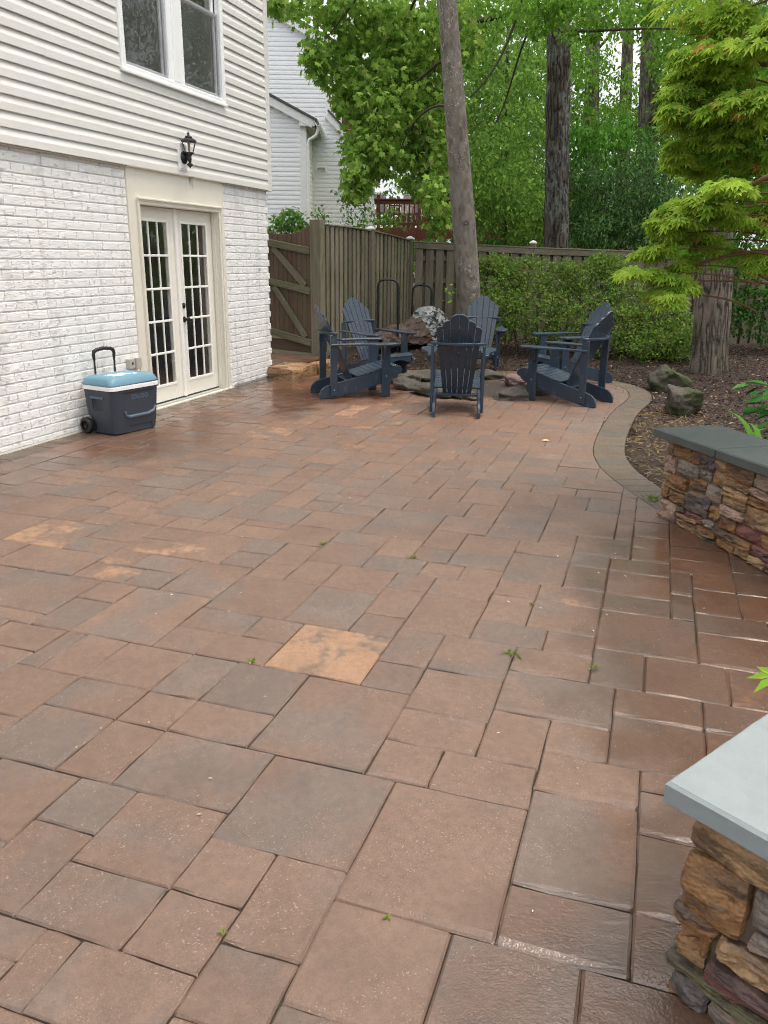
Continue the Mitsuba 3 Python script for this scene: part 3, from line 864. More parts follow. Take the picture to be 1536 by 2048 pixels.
# siding
SC, SZ0 = 0.1170, 2.346
WY0, WY1, WZ0, WZ1 = 6.915, 8.81, 3.145, 4.92
SX = XW + 0.030
part(H, "siding", cat([cbox((XW - 0.14, HY0, 2.502), (SX - 0.005, WY0 + 0.02, HT), 0.001), cbox((XW - 0.14, WY1 - 0.02, 2.502), (SX - 0.005, HY1 - 0.012, HT), 0.001),
                       cbox((XW - 0.14, WY0 + 0.02, 2.502), (SX - 0.005, WY1 - 0.02, WZ0 + 0.02), 0.001), cbox((XW - 0.14, WY0 + 0.02, WZ1 - 0.02), (SX - 0.005, WY1 - 0.02, HT), 0.001)]), "soffit")
PROF = np.array([(0.014, 0.0), (0.0250, 0.002), (0.0235, 0.058), (0.0215, 0.064), (0.0045, 0.108), (0.002, 0.121), (-0.004, 0.121), (-0.004, 0.03)])
row = 0
while SZ0 + row * SC < HT - 0.1:
    z = SZ0 + row * SC
    if z + SC > WZ0 and z < WZ1:
        spans = [(HY0, WY0 + 0.004), (WY1 - 0.004, HY1 - 0.075)]
        if z < WZ0 - 0.01:
            hh = WZ0 - z
            pr_ = PROF.copy(); pr_[:, 1] = np.minimum(pr_[:, 1], hh + np.arange(8) * 1e-5)
            part(H + "__siding", "board", sweep_profile(np.array([(0.014, 0.0), (0.025, 0.002), (0.0235, min(0.058, hh * .9)), (0.012, hh), (-0.004, hh), (-0.004, 0.03)]), (SX, WY0 + 0.004, z), (SX, WY1 - 0.004, z), X3, Z3), "siding_vinyl")
    else:
        spans = [(HY0, HY1 - 0.075)]
    for (a, b) in spans:
        dz = brng.normal(0, 0.0012)
        seam = 4.9 + (row * 1.37) % 3.6          # panels lap at staggered seams
        for (c, d, dx) in (((a, seam + 0.02, 0.0), (seam, b, 0.0016)) if a + 0.3 < seam < b - 0.3 else ((a, b, 0.0),)):
            part(H + "__siding", "board", sweep_profile(PROF, (SX + dx, c, z + dz), (SX + dx, d, z - dz), X3, Z3), "siding_vinyl")
    row += 1
part(H, "starter_strip", cbox((XW - 0.01, HY0, 2.333), (SX + 0.012, OY0 - 0.02, 2.3455), 0.001), "soffit")
part(H, "starter_strip", cbox((XW - 0.01, OY1 + 0.02, 2.333), (SX + 0.012, HY1 - 0.08, 2.3455), 0.001), "soffit")
part(H, "corner_trim", cat([cbox((XW - 0.10, HY1 - 0.08, 2.335), (SX + 0.026, HY1 + 0.022, HT), 0.004)]), "siding_vinyl")
part(H, "roof", cat([box_on((-13.4, HY0 - 0.3, HT), X3, Y3, Z3, (0, 0, 0), (8.75, HY1 - HY0 + 0.6, 0.16)), box_on((-13.4, HY0 - 0.3, HT + 0.16), np.array([0.89, 0, 0.45]), Y3, np.array([-0.45, 0, 0.89]), (0, 0, 0), (4.9, HY1 - HY0 + 0.6, 0.12)),
                     box_on((-4.65, HY0 - 0.3, HT + 0.16), np.array([-0.89, 0, 0.45]), Y3, np.array([0.45, 0, 0.89]), (0, 0, 0), (4.9, HY1 - HY0 + 0.6, 0.12))]), "roof_shingle")

# twin window: frame, sashes, glass, insect screens
def frame4(x0, x1, y0, y1, z0, z1, w, wz=None, b=0.004):
    wz = w if wz is None else wz
    return cat([cbox((x0, y0, z0), (x1, y0 + w, z1), b), cbox((x0, y1 - w, z0), (x1, y1, z1), b), cbox((x0, y0 + w, z0), (x1, y1 - w, z0 + wz), b), cbox((x0, y0 + w, z1 - wz), (x1, y1 - w, z1), b)])


W = part(H, "window", cat([frame4(SX - 0.02, SX + 0.042, WY0, WY1, WZ0, WZ1, 0.070, 0.062, 0.006), cbox((SX - 0.02, 7.700, WZ0 + 0.062), (SX + 0.034, 7.985, WZ1 - 0.062), 0.006),
                           cbox((SX + 0.02, 7.78, WZ0 + 0.062), (SX + 0.044, 7.905, WZ1 - 0.062), 0.004), cbox((SX + 0.036, WY0 - 0.012, WZ0 - 0.012), (SX + 0.058, WY1 + 0.012, WZ0 + 0.016), 0.004)]), "window_white")
for (a, b) in ((6.985, 7.700), (7.985, 8.740)):
    for (z0, z1, dx) in ((WZ0 + 0.062, 4.035, -0.010), (4.0, WZ1 - 0.062, -0.032)):
        lower = dx > -0.02
        part(W, "sash", frame4(SX + dx - 0.03, SX + dx, a, b, z0, z1, 0.042, 0.042), "window_white")
        part(W, "pane", TM([(SX + dx - 0.016, a + 0.04, z0 + 0.04), (SX + dx - 0.016, b - 0.04, z0 + 0.04), (SX + dx - 0.016, b - 0.04, z1 - 0.04), (SX + dx - 0.016, a + 0.04, z1 - 0.04)], [(0, 1, 2), (0, 2, 3)]), "pane_glass")
        if lower:
            part(W, "screen_frame", frame4(SX + 0.001, SX + 0.010, a + 0.004, b - 0.004, z0 + 0.004, z1 - 0.01, 0.026), "screen_grey")
            part(W, "screen", TM([(SX + 0.005, a + 0.03, z0 + 0.03), (SX + 0.005, b - 0.03, z0 + 0.03), (SX + 0.005, b - 0.03, z1 - 0.035), (SX + 0.005, a + 0.03, z1 - 0.035)], [(0, 1, 2), (0, 2, 3)]), "insect_screen")


def room(y0, y1, z0, z1, depth):
    x0, x1 = XW - 0.145 - depth, XW - 0.145
    t = 0.05
    return cat([cbox((x0 - t, y0, z0), (x0, y1, z1), 0.001), cbox((x0, y0 - t, z0), (x1, y0, z1), 0.001), cbox((x0, y1, z0), (x1, y1 + t, z1), 0.001), cbox((x0, y0, z0 - t), (x1, y1, z0), 0.001), cbox((x0, y0, z1), (x1, y1, z1 + t), 0.001)])


part(H, "room", room(6.2, 9.2, 2.75, 5.1, 2.5), "room_paint")
part(H, "room", room(6.3, 9.3, 0.02, 2.2, 3.0), "room_paint")

# door surround, casing, French doors
DX = XW - 0.085                                 # outer face of the doors
JY0, JY1, JZ1 = 7.092, 8.606, 2.020
sur = cat([cbox((XW - 0.14, OY0, 0.0), (XW + 0.012, JY0 - 0.02, OZ1), 0.002), cbox((XW - 0.14, JY1 + 0.02, 0.0), (XW + 0.012, OY1, OZ1), 0.002), cbox((XW - 0.14, JY0 - 0.02, JZ1 + 0.02), (XW + 0.012, JY1 + 0.02, OZ1), 0.002)])
part(H, "door_surround", sur, "trim_cream")
part(H, "drip_cap", cbox((XW + 0.0, OY0 - 0.012, OZ1 - 0.004), (XW + 0.052, OY1 + 0.012, OZ1 + 0.006), 0.002), "trim_cream")
cas = [frame4(XW + 0.011, XW + 0.030, JY0 - 0.045, JY1 + 0.045, -0.2, JZ1 + 0.045, 0.045, b=0.004), frame4(XW + 0.029, XW + 0.040, JY0 - 0.045, JY1 + 0.045, -0.2, JZ1 + 0.045, 0.016, b=0.004)]
cas = [m.slice_plane([0, 0, 0.004], [0, 0, 1]) for m in cas]
cas.append(cbox((XW + 0.029, JY0 - 0.055, JZ1 + 0.040), (XW + 0.052, JY1 + 0.055, JZ1 + 0.062), 0.005))
part(H, "door_casing", cat(cas), "trim_cream")
part(H, "door_jamb", cat([cbox((XW - 0.14, JY0 - 0.02, 0.0), (XW + 0.0105, JY0, JZ1), 0.002), cbox((XW - 0.14, JY1, 0.0), (XW + 0.0105, JY1 + 0.02, JZ1), 0.002), cbox((XW - 0.14, JY0 - 0.02, JZ1), (XW + 0.0105, JY1 + 0.02, JZ1 + 0.02), 0.002),
                          cbox((XW - 0.07, JY1 - 0.012, 0.06), (XW - 0.03, JY1, JZ1), 0.003)]), "trim_cream")
part(H, "threshold", cat([cbox((XW - 0.14, JY0, -0.03), (XW + 0.012, JY1, 0.008), 0.004), cbox((XW - 0.13, JY0, 0.008), (XW - 0.035, JY1, 0.020), 0.006)]), "alu")
part(H, "sill_strip", cbox((XW + 0.012, OY0 - 0.01, -0.02), (XW + 0.036, OY1 + 0.03, 0.016), 0.003), "trim_cream")
YM = (JY0 + JY1) / 2
GZ0, GZ1 = 0.212, 1.877
for k, (a, b) in enumerate(((JY0 + 0.004, YM - 0.002), (YM + 0.002, JY1 - 0.004))):
    g0, g1 = (a + 0.105, b - 0.158) if k == 0 else (a + 0.112, b - 0.128)
    slab = cat([cbox((DX - 0.042, a, 0.034), (DX, g0, JZ1 - 0.006), 0.003), cbox((DX - 0.042, g1, 0.034), (DX, b, JZ1 - 0.006), 0.003),
                cbox((DX - 0.042, g0, 0.034), (DX, g1, GZ0), 0.003), cbox((DX - 0.042, g0, GZ1), (DX, g1, JZ1 - 0.006), 0.003)])
    D = part(H, "door", slab, "door_cream", label="left French door leaf, with its lower corner behind the cooler" if k == 0 else "right French door leaf with dark knob and deadbolt")
    part(D, "glazing_bead", frame4(DX - 0.002, DX + 0.008, g0 - 0.022, g1 + 0.022, GZ0 - 0.022, GZ1 + 0.022, 0.026, b=0.005), "door_white")
    ys = np.linspace(g0, g1, 4); zs = np.linspace(GZ0, GZ1, 6)
    for yv in ys[1:-1]:
        part(D, "muntin", cat([cbox((DX - 0.018, yv - 0.009, GZ0), (DX + 0.002, yv + 0.009, GZ1), 0.004)]), "door_white")
    for zv in zs[1:-1]:
        part(D, "muntin", cat([cbox((DX - 0.016, g0, zv - 0.0115), (DX + 0.002, g1, zv + 0.0115), 0.004)]), "door_white")
    for i in range(3):
        for j in range(5):
            q = [(DX - 0.007, ys[i], zs[j]), (DX - 0.007, ys[i + 1], zs[j]), (DX - 0.007, ys[i + 1], zs[j + 1]), (DX - 0.007, ys[i], zs[j + 1])]
            part(D, "pane", TM(q, [(0, 1, 2), (0, 2, 3)]), "pane_glass")
    part(D, "sweep", cbox((DX - 0.03, a + 0.002, 0.021), (DX + 0.006, b - 0.002, 0.036), 0.002), "black_metal")
    if k == 1:
        for zv, nm in ((1.020, "deadbolt"), (0.872, "knob")):
            prof = [(0, 0.0), (0.031, 0.0), (0.031, 0.008), (0.020, 0.016), (0.0, 0.020)] if nm == "deadbolt" else [(0, 0), (0.032, 0), (0.032, 0.007), (0.013, 0.012), (0.012, 0.032), (0.024, 0.040), (0.029, 0.052), (0.024, 0.066), (0, 0.071)]
            part(D, nm, place(lathe(prof, 20), (DX + 0.0005, a + 0.075, zv), Y3, Z3, X3), "bronze", smooth=40)
    else:
        part(D, "astragal", cbox((DX + 0.0005, b - 0.030, 0.034), (DX + 0.026, b + 0.020, JZ1 - 0.004), 0.005), "door_white")
# pleated curtain inside, behind the right leaf
cv = []
yy = np.linspace(8.545, 8.80, 60)
xx = XW - 0.24 + 0.02 * np.sin(yy * 95) + 0.008 * np.sin(yy * 41)
V = np.vstack([np.c_[xx, yy, np.full(60, 0.08)], np.c_[xx, yy, np.full(60, 2.0)]])
i = np.arange(59)
part(H, "curtain", TM(V, np.vstack([np.c_[i, i + 1, i + 61], np.c_[i, i + 61, i + 60]])), "curtain", smooth=True)

# lantern on its white mounting block
LN = thing("wall_lantern", "black six sided carriage lantern with clear glass above the French doors", "lantern")
ly, lz = 7.858, 2.50
part(LN, "mounting_block", cat([cbox((SX + 0.010, ly - 0.085, lz - 0.115), (SX + 0.036, ly + 0.070, lz + 0.150), 0.006), cbox((SX + 0.034, ly - 0.065, lz - 0.095), (SX + 0.046, ly + 0.050, lz + 0.13), 0.005)]), "white_plastic")
part(LN, "back_plate", place(lathe([(0, 0), (0.062, 0), (0.062, 0.010), (0.045, 0.024), (0.02, 0.032), (0, 0.034)], 24), (SX + 0.046, ly - 0.008, lz + 0.012), Y3, Z3, X3), "black_metal", smooth=40)
LX = SX + 0.115
part(LN, "arm", cat([tube([(SX + 0.075, ly - 0.008, lz + 0.012), (SX + 0.12, ly - 0.008, lz - 0.005), (LX, ly - 0.008, lz + 0.015)], 0.013, 8),
                     place(lathe([(0, -0.095), (0.006, -0.088), (0.010, -0.078), (0.030, -0.060), (0.030, -0.052), (0.012, -0.040), (0.018, -0.02), (0.022, 0.0), (0.018, 0.02), (0.030, 0.040), (0.047, 0.052), (0.047, 0.060), (0, 0.062)], 16), (LX, ly - 0.008, lz), X3, Y3, Z3)]), "black_metal", smooth=40)
r0, r1, z0, z1 = 0.043, 0.078, lz + 0.060, lz + 0.165
for k in range(6):
    a0, a1 = k * math.pi / 3, (k + 1) * math.pi / 3
    P = lambda a, r, z: np.array([LX + r * math.cos(a), ly - 0.008 + r * math.sin(a), z])
    part(LN, "rib", tube([P(a0, r0, z0), P(a0, r1, z1)], 0.0042, 5), "black_metal")
    part(LN, "glass_pane", TM([P(a0, r0 - 0.001, z0), P(a1, r0 - 0.001, z0), P(a1, r1 - 0.001, z1), P(a0, r1 - 0.001, z1)], [(0, 1, 2), (0, 2, 3)]), "pane_glass")
part(LN, "roof", place(lathe([(0.0, 0.095), (0.004, 0.090), (0.010, 0.080), (0.018, 0.070), (0.010, 0.060), (0.012, 0.054), (0.034, 0.048), (0.040, 0.038), (0.036, 0.032), (0.060, 0.022), (0.088, 0.004), (0.088, -0.006), (0.076, -0.006)], 6), (LX, ly - 0.008, z1), X3, Y3, Z3), "black_metal")
part(LN, "bulb", place(lathe([(0, 0.0), (0.011, 0.0), (0.011, 0.05), (0.016, 0.075), (0.012, 0.10), (0, 0.115)], 10), (LX, ly - 0.008, z0 + 0.01), X3, Y3, Z3), "curtain", smooth=40)

# outdoor outlet
OB = thing("outlet_box", "grey outdoor outlet box on the white brick left of the doors", "outlet")
part(OB, "box", cbox((XW - 0.005, 6.70, 0.475), (XW + 0.045, 6.79, 0.575), 0.006), "grey_plastic")
part(OB, "cover", cat([cbox((XW + 0.0, 6.795, 0.470), (XW + 0.060, 6.845, 0.580), 0.006), cbox((XW + 0.0, 6.85, 0.474), (XW + 0.050, 6.895, 0.578), 0.006)]), "grey_plastic")
part(OB, "plug_hole", cbox((XW + 0.044, 6.735, 0.515), (XW + 0.0465, 6.76, 0.540), 0.001), "black_metal")


# ---------------------------------------------------------------- fences, gate, step
WK = [0]


def plank(parent, name, o, ax, ay, az, lo, hi, m, b=0.004, along=2, **kw):
    """chamfered board in a frame; uv = (across, along) with its own grain"""
    WK[0] += 1
    k = WK[0]
    q = cbox(lo, hi, b)
    v = q.vertices
    o2 = [a for a in range(3) if a != along]
    uv = np.c_[4 * k + 1 + v[:, o2[0]] - lo[o2[0]] + (v[:, o2[1]] - lo[o2[1]]), 4 * (k % 29) + 1 + (v[:, along] - lo[along]) * 0.9]
    w = np.asarray(o, float) + v @ np.array([ax, ay, az], float)
    f = q.faces if np.dot(np.cross(ax, ay), az) > 0 else q.faces[:, ::-1]
    return part(parent, name, TM(w, f), m, uv=uv, **kw)


def post(parent, x, y, z0, z1, w, cap=True, mt="fence_wood"):
    plank(parent, "post", (x, y, 0), X3, Y3, Z3, (-w / 2, -w / 2, z0), (w / 2, w / 2, z1), mt)
    if cap:
        part(parent, "post_cap", cat([cbox((x - w / 2 - 0.012, y - w / 2 - 0.012, z1), (x + w / 2 + 0.012, y + w / 2 + 0.012, z1 + 0.026), 0.006),
                                      place(lathe([(0.075, 0.0), (0.05, 0.018), (0, 0.032)], 4), (x, y, z1 + 0.026), np.array([.7071, .7071, 0]), np.array([-.7071, .7071, 0]), Z3)]), "cap_white")


F0, F1 = np.array([-4.80, 11.26, 0]), np.array([-4.40, 14.58, 0])
d1 = (F1 - F0) / np.linalg.norm(F1 - F0); n1 = np.array([d1[1], -d1[0], 0])      # n1 points to the patio
L1 = np.linalg.norm(F1 - F0)
frng = np.random.default_rng(3)
FA = thing("wooden_fence", "weathered board fence panel running back from the gate post to the corner", "fence")
plank(FA, "gate_post", F0, d1, -n1, Z3, (-0.075, -0.085, -0.1), (0.075, 0.085, 2.06), "mossy_wood", label="tall thick gate post with knotty grain and moss at its foot")
post(FA, *(F0 + d1 * 1.74)[:2], 0.0, 1.985, 0.10)
post(FA, *F1[:2], 0.0, 1.875, 0.11)
for zr in (0.55, 1.25):
    plank(FA, "rail", F0, d1, -n1, Z3, (0.08, 0.02, zr), (L1 - 0.05, 0.06, zr + 0.085), "fence_wood", along=0)
s, k = 0.10, 0
while s < L1 - 0.08:
    top = np.interp(s, [0, 0.5, 1.1, 1.72, 2.5, 3.4], [1.985, 1.985, 1.975, 1.955, 1.905, 1.835])
    w = 0.090
    dy = frng.normal(0, 0.004)
    plank(FA, "board", F0 + d1 * s, d1, -n1, Z3, (0, -0.012 + dy, 0.16 + frng.normal(0, 0.008)), (w, 0.010 + dy, top + frng.normal(0, 0.004)), "mossy_wood" if frng.random() < 0.75 else "fence_wood")
    s += 0.143
    plank(FA, "back_board", F0 + d1 * (s - 0.06), d1, -n1, Z3, (0.004, 0.066, 0.16), (0.096, 0.084, top), "fence_wood")
xs_, zs_ = np.linspace(0.06, L1 - 0.04, 14), None
for a, b in zip(xs_[:-1], xs_[1:]):
    za, zb = (np.interp(q, [0, 0.5, 1.1, 1.72, 2.5, 3.4], [1.985, 1.985, 1.975, 1.955, 1.905, 1.835]) for q in (a, b))
    dd = d1 * (b - a) + Z3 * (zb - za); ln = np.linalg.norm(dd); dd /= ln
    plank(FA, "top_cap", F0 + d1 * a + Z3 * (za + 0.006), dd, -n1, np.cross(dd, -n1) if np.cross(dd, -n1)[2] > 0 else -np.cross(dd, -n1), (-0.002, -0.035, 0), (ln, 0.095, 0.022), "fence_wood", along=0)

F2 = np.array([-0.09, 16.0, 0]); F3 = np.array([6.6, 18.2, 0])
FB = thing("wooden_fence", "weathered shadowbox fence along the back of the yard under the trees", "fence")
d2 = (F2 - F1) / np.linalg.norm(F2 - F1); n2 = np.array([d2[1], -d2[0], 0])
posts = [2.24, 4.54, 6.85, 9.2, 11.5]
for p in posts:
    q = F1 + d2 * p
    post(FB, q[0] - n2[0] * 0.09, q[1] - n2[1] * 0.09, 0.0, float(np.interp(p, [0, 4.54, 12], [1.875, 1.785, 1.74])), 0.10)
Lb = 11.6
btop = lambda s: float(np.interp(s, [0, 2.2, 4.5, 12], [1.825, 1.745, 1.695, 1.66]))
for a, b in zip([0.06] + posts[:-1], posts):
    za, zb = btop(a), btop(b)
    for zr, h in ((0.45, 0.085), (1.12, 0.085), (None, 0.085)):
        z0 = zr if zr else min(za, zb) - 0.24
        plank(FB, "rail", F1 + d2 * a, d2, -n2, Z3, (0, 0.014, z0), (b - a - 0.004, 0.054, z0 + h), "fence_wood", along=0)
    dd = d2 * (b - a) + Z3 * (zb - za); ln = np.linalg.norm(dd); dd /= ln
    up = np.cross(dd, -n2); up = up if up[2] > 0 else -up
    plank(FB, "fascia", F1 + d2 * a + Z3 * za, dd, -n2, up, (0.0, -0.036, -0.10), (ln - 0.004, -0.014, -0.004), "fence_wood", along=0)
    plank(FB, "top_cap", F1 + d2 * a + Z3 * za, dd, -n2, up, (0.0, -0.045, 0), (ln - 0.004, 0.105, 0.024), "fence_wood", along=0)
s = 0.10
while s < Lb:
    t = btop(s) - 0.006
    plank(FB, "board", F1 + d2 * s, d2, -n2, Z3, (0, -0.012, 0.06 + frng.normal(0, 0.01)), (0.140, 0.010, t), "fence_wood")
    plank(FB, "back_board", F1 + d2 * (s + 0.10), d2, -n2, Z3, (0, 0.058, 0.06), (0.135, 0.080, t - 0.02), "fence_wood")
    s += 0.19 + frng.normal(0, 0.004)

# gate, leaning down towards its post
GT = thing("wooden_gate", "dark weathered garden gate with two diagonal braces and a scooped top", "gate")
ga = math.radians(20)
g0 = np.array([-4.83, 11.25, 0]); gd = np.array([-math.cos(ga), math.sin(ga), 0]); gn = np.array([math.sin(ga) * -1, -math.cos(ga), 0])   # gn to the camera
sl = 0.140
rd = gd + Z3 * sl; rd /= np.linalg.norm(rd); ru = np.cross(gn, rd); ru = ru if ru[2] > 0 else -ru
gtop = lambda s: float(np.interp(s, [0.08, 0.16, 0.3, 0.45, 0.6, 0.8, 1.0, 1.2, 1.36], [2.00, 1.972, 1.915, 1.88, 1.868, 1.878, 1.915, 1.97, 2.03]))
s = 0.09
while s < 1.34:
    w = 0.098
    plank(GT, "board", g0 + gd * s, gd, -gn, Z3, (0, 0.0, 0.285 + sl * s), (w - 0.004, 0.020, gtop(s + w / 2)), "gate_wood")
    s += w
for zb, h in ((1.57, 0.098), (1.005, 0.098), (0.250, 0.10)):
    plank(GT, "rail", g0 + gd * 0.09 + Z3 * (zb + sl * 0.09), rd, -gn, ru, (0, -0.040, 0), (1.27, -0.002, h), "mossy_wood", along=0)
for (sa, za, sb, zb_) in ((0.20, 1.135, 0.86, 1.68), (0.20, 0.385, 0.86, 1.115)):
    a = g0 + gd * sa + Z3 * za; b = g0 + gd * sb + Z3 * zb_
    dd = (b - a); ln = np.linalg.norm(dd); dd /= ln
    up = np.cross(gn, dd); up = up if up[2] > 0 else -up
    plank(GT, "brace", a, dd, -gn, up, (0, -0.034, -0.048), (ln, -0.002, 0.048), "mossy_wood", along=0)
for zc in (1.60, 1.02):
    P = [(0.98, zc + 0.14), (1.08, zc + 0.15), (1.08, zc - 0.12), (1.04, zc + 0.02)]
    part(GT, "corner_bracket", place(extrude(Polygon([(1.00, zc + 0.135), (1.16, zc + 0.155), (1.16, zc - 0.12), (1.10, zc - 0.12), (1.08, zc)]), 0.030, 0.003), g0 + gn * 0.002, gd, Z3, gn), "fence_wood", uv=np.c_[np.full(24, 4.5), np.linspace(0, .2, 24)][:len(extrude(Polygon([(1.00, zc + 0.135), (1.16, zc + 0.155), (1.16, zc - 0.12), (1.10, zc - 0.12), (1.08, zc)]), 0.030, 0.003).vertices)])
plank(GT, "bottom_board", g0 + gd * 0.08, gd, -gn, Z3, (0, 0.03, 0.155), (1.36, 0.055, 0.33), "gate_wood", along=0)

# stone step and the paved landing behind it
ST = []


def slab_block(name, P, z0, z1, m, label, category, group=None, seed=0):
    """thick quarried slab: polygon P, rough sides"""
    ring = resample(list(P) + [P[0]], 0.05)[:-1]
    r = np.random.default_rng(seed)
    n = len(ring)
    zs = np.linspace(z0, z1, 6)
    c = ring.mean(0)
    V = []
    for k, z in enumerate(zs):
        q = ring.copy()
        nz = meshkit.fbm(np.c_[ring * 9, np.full(n, z * 22 + seed)], 3) - 0.5
        dirs = (q - c) / np.linalg.norm(q - c, axis=1, keepdims=True)
        q = q + dirs * (nz[:, None] * 0.016 - (0.010 if k == 5 else 0))
        V.append(np.c_[q, np.full(n, z) + (meshkit.fbm(np.c_[ring * 7, np.full(n, 3.0)], 2) - 0.5) * (0.012 if k == 5 else 0)])
    V = np.vstack(V + [[[*c, z1 + 0.002]]])
    F = []
    i = np.arange(n); j = (i + 1) % n
    for k in range(5):
        F += [np.c_[k * n + i, k * n + j, (k + 1) * n + j], np.c_[k * n + i, (k + 1) * n + j, (k + 1) * n + i]]
    F.append(np.c_[5 * n + i, 5 * n + j, np.full(n, len(V) - 1)])
    m_ = TM(V, np.vstack(F))
    return single(name, m_, m, label, category, group, uv=np.c_[np.full(len(V), 4.0 * seed + 1), np.zeros(len(V))])


slab_block("stone_step", [(-4.90, 9.74), (-4.47, 9.60), (-4.40, 9.75), (-4.43, 10.32), (-4.62, 10.36), (-4.90, 10.30)], -0.03, 0.138, "step_stone", "thick tan stone step at the house corner below the gate", "step", seed=3)
slab_block("stone_step", [(-4.60, 10.40), (-4.40, 10.34), (-4.36, 10.98), (-4.58, 11.02)], -0.03, 0.125, "step_stone", "second tan stone step, half hidden behind the left hand chairs", "step", seed=4)
LD = structure("landing", extrude(Polygon([(-7.4, 9.95), (-4.95, 9.95), (-4.92, 10.32), (-4.64, 10.38), (-4.62, 11.2), (-5.0, 11.35), (-6.2, 11.75), (-7.4, 12.1)]), 0.12).apply_translation([0, 0, -0.03]), "joint_sand")
for a in range(4):
    for b in range(9):
        x0, y0 = -7.36 + b * 0.31, 9.97 + a * 0.33
        if x0 > -4.92 and y0 < 10.3:
            continue
        g = sbox(x0 + 0.003, y0 + 0.003, x0 + 0.307, y0 + 0.327).intersection(Polygon([(-7.4, 9.95), (-4.95, 9.95), (-4.92, 10.32), (-4.64, 10.38), (-4.62, 11.2), (-5.0, 11.35), (-6.2, 11.75), (-7.4, 12.1)]))
        if g.is_empty or g.area < 0.004 or not isinstance(g, Polygon):
            continue
        m = extrude(g, 0.04, 0.003); m.apply_translation([0, 0, 0.092])
        kk = 12000 + a * 20 + b
        part(LD, "paver", m, "paver", uv=np.c_[4 * kk + m.vertices[:, 0] - x0 + 0.3, 4 * (kk % 31) + m.vertices[:, 1] - y0 + 0.3])

# ---------------------------------------------------------------- stone seat walls with bluestone caps
SK = [0]


def wall_stone(parent, o, ax, nrm, a0, a1, z0, z1, depth, m, r, back=0.05, fine=False):
    """one ledge stone: rough face proud of the core, rounded irregular outline"""
    SK[0] += 1
    big = (a1 - a0) * (z1 - z0) > 0.004
    na, nz = (15, 11) if fine and big else (9, 7)
    u = np.linspace(-1, 1, na); v = np.linspace(-1, 1, nz)
    Ug, Vg = np.meshgrid(u, v, indexing="ij")
    seed = SK[0] * 3.7
    # rounded outline
    rx = 1 - 0.035 * np.abs(Vg) ** 6; rz = 1 - 0.06 * np.abs(Ug) ** 6
    A = (a0 + a1) / 2 + Ug * rx * (a1 - a0) / 2 + (meshkit.noise(np.stack([Ug * 1.5 + seed, Vg * 1.5, 0 * Ug], -1)) - 0.5) * 0.010
    Z = (z0 + z1) / 2 + Vg * rz * (z1 - z0) / 2 + (meshkit.noise(np.stack([Ug * 1.5 + seed, Vg * 1.5, 0 * Ug + 9], -1)) - 0.5) * 0.012
    edge = np.maximum(np.abs(Ug) ** 12, np.abs(Vg) ** 8)
    Dp = depth + (meshkit.fbm(np.stack([Ug * 1.3 + seed, Vg * 1.6, 0 * Ug + 4], -1), 3) - 0.5) * 0.040 - edge * 0.012
    for _ in range(4):      # split faces
        th = r.uniform(0, 6.28)
        Dp = np.minimum(Dp, depth + r.uniform(0.004, 0.016) - (math.cos(th) * Ug * (a1 - a0) + math.sin(th) * Vg * (z1 - z0)) * r.uniform(0.06, 0.16) * min(1.0, 0.13 / max(a1 - a0, 0.05)))
    Dp = np.maximum(Dp, depth - 0.016)
    Dp = Dp + (meshkit.fbm(np.stack([A * 40 + Z * 30, Z * 90 - A * 20, 0 * A + seed], -1), 2) - 0.5) * 0.009
    V = np.asarray(o, float) + A[..., None] * ax + Z[..., None] * Z3 + Dp[..., None] * nrm
    V = V.reshape(-1, 3)
    i, j = np.meshgrid(np.arange(na - 1), np.arange(nz - 1), indexing="ij")
    q = [i * nz + j, (i + 1) * nz + j, (i + 1) * nz + j + 1, i * nz + j + 1]
    F = np.vstack([np.stack([q[0], q[1], q[2]], -1).reshape(-1, 3), np.stack([q[0], q[2], q[3]], -1).reshape(-1, 3)])
    a, b = np.arange(na), np.arange(nz)
    ring = np.r_[a[:-1] * nz, (na - 1) * nz + b[:-1], a[::-1][:-1] * nz + nz - 1, b[::-1][:-1]]
    Lw = V[ring] - nrm * (depth + back)
    k = len(ring); base = len(V); t = np.arange(k)
    F = np.vstack([F, np.c_[ring, base + t, np.roll(ring, -1)], np.c_[np.roll(ring, -1), base + t, base + np.roll(t, -1)]])
    if np.dot(np.cross(ax, Z3), nrm) < 0:
        F = F[:, ::-1]
    VV = np.vstack([V, Lw])
    return part(parent, "stone", TM(VV, F), m, uv=np.c_[np.full(len(VV), 4.0 * SK[0] + 1), np.zeros(len(VV))])


def courses(parent, o, ax, nrm, length, z0, z1, r, picks, scale=1.0, depth=0.02, a_start=0.0):
    """random ashlar of ledge stones"""
    z = z0
    while z < z1 - 0.02:
        h = min(r.uniform(0.075, 0.125) * scale, z1 - z)
        if z1 - z - h < 0.045:
            h = z1 - z
        a = a_start
        while a < length:
            w = r.uniform(0.10, 0.30) * scale
            w = min(w, length - a) if length - a - w > 0.06 else length - a
            if h > 0.085 * scale and r.random() < 0.5 and w > 0.13:
                hh = h * r.uniform(0.42, 0.58)
                cut = w * r.uniform(0.4, 0.6) if w > 0.22 else w
                for (p0, p1) in ((0, cut), (cut, w)):
                    if p1 - p0 > 0.03:
                        wall_stone(parent, o, ax, nrm, a + p0 + 0.002, a + p1 - 0.002, z + 0.002, z + hh - 0.002, depth + r.uniform(-0.010, 0.014), picks[r.integers(len(picks))], r)
                wall_stone(parent, o, ax, nrm, a + 0.002, a + w - 0.002, z + hh + 0.002, z + h - 0.002, depth + r.uniform(-0.010, 0.014), picks[r.integers(len(picks))], r)
            else:
                wall_stone(parent, o, ax, nrm, a + 0.002, a + w - 0.002, z + 0.002, z + h - 0.002, depth + r.uniform(-0.010, 0.014), picks[r.integers(len(picks))], r)
            a += w
        z += h


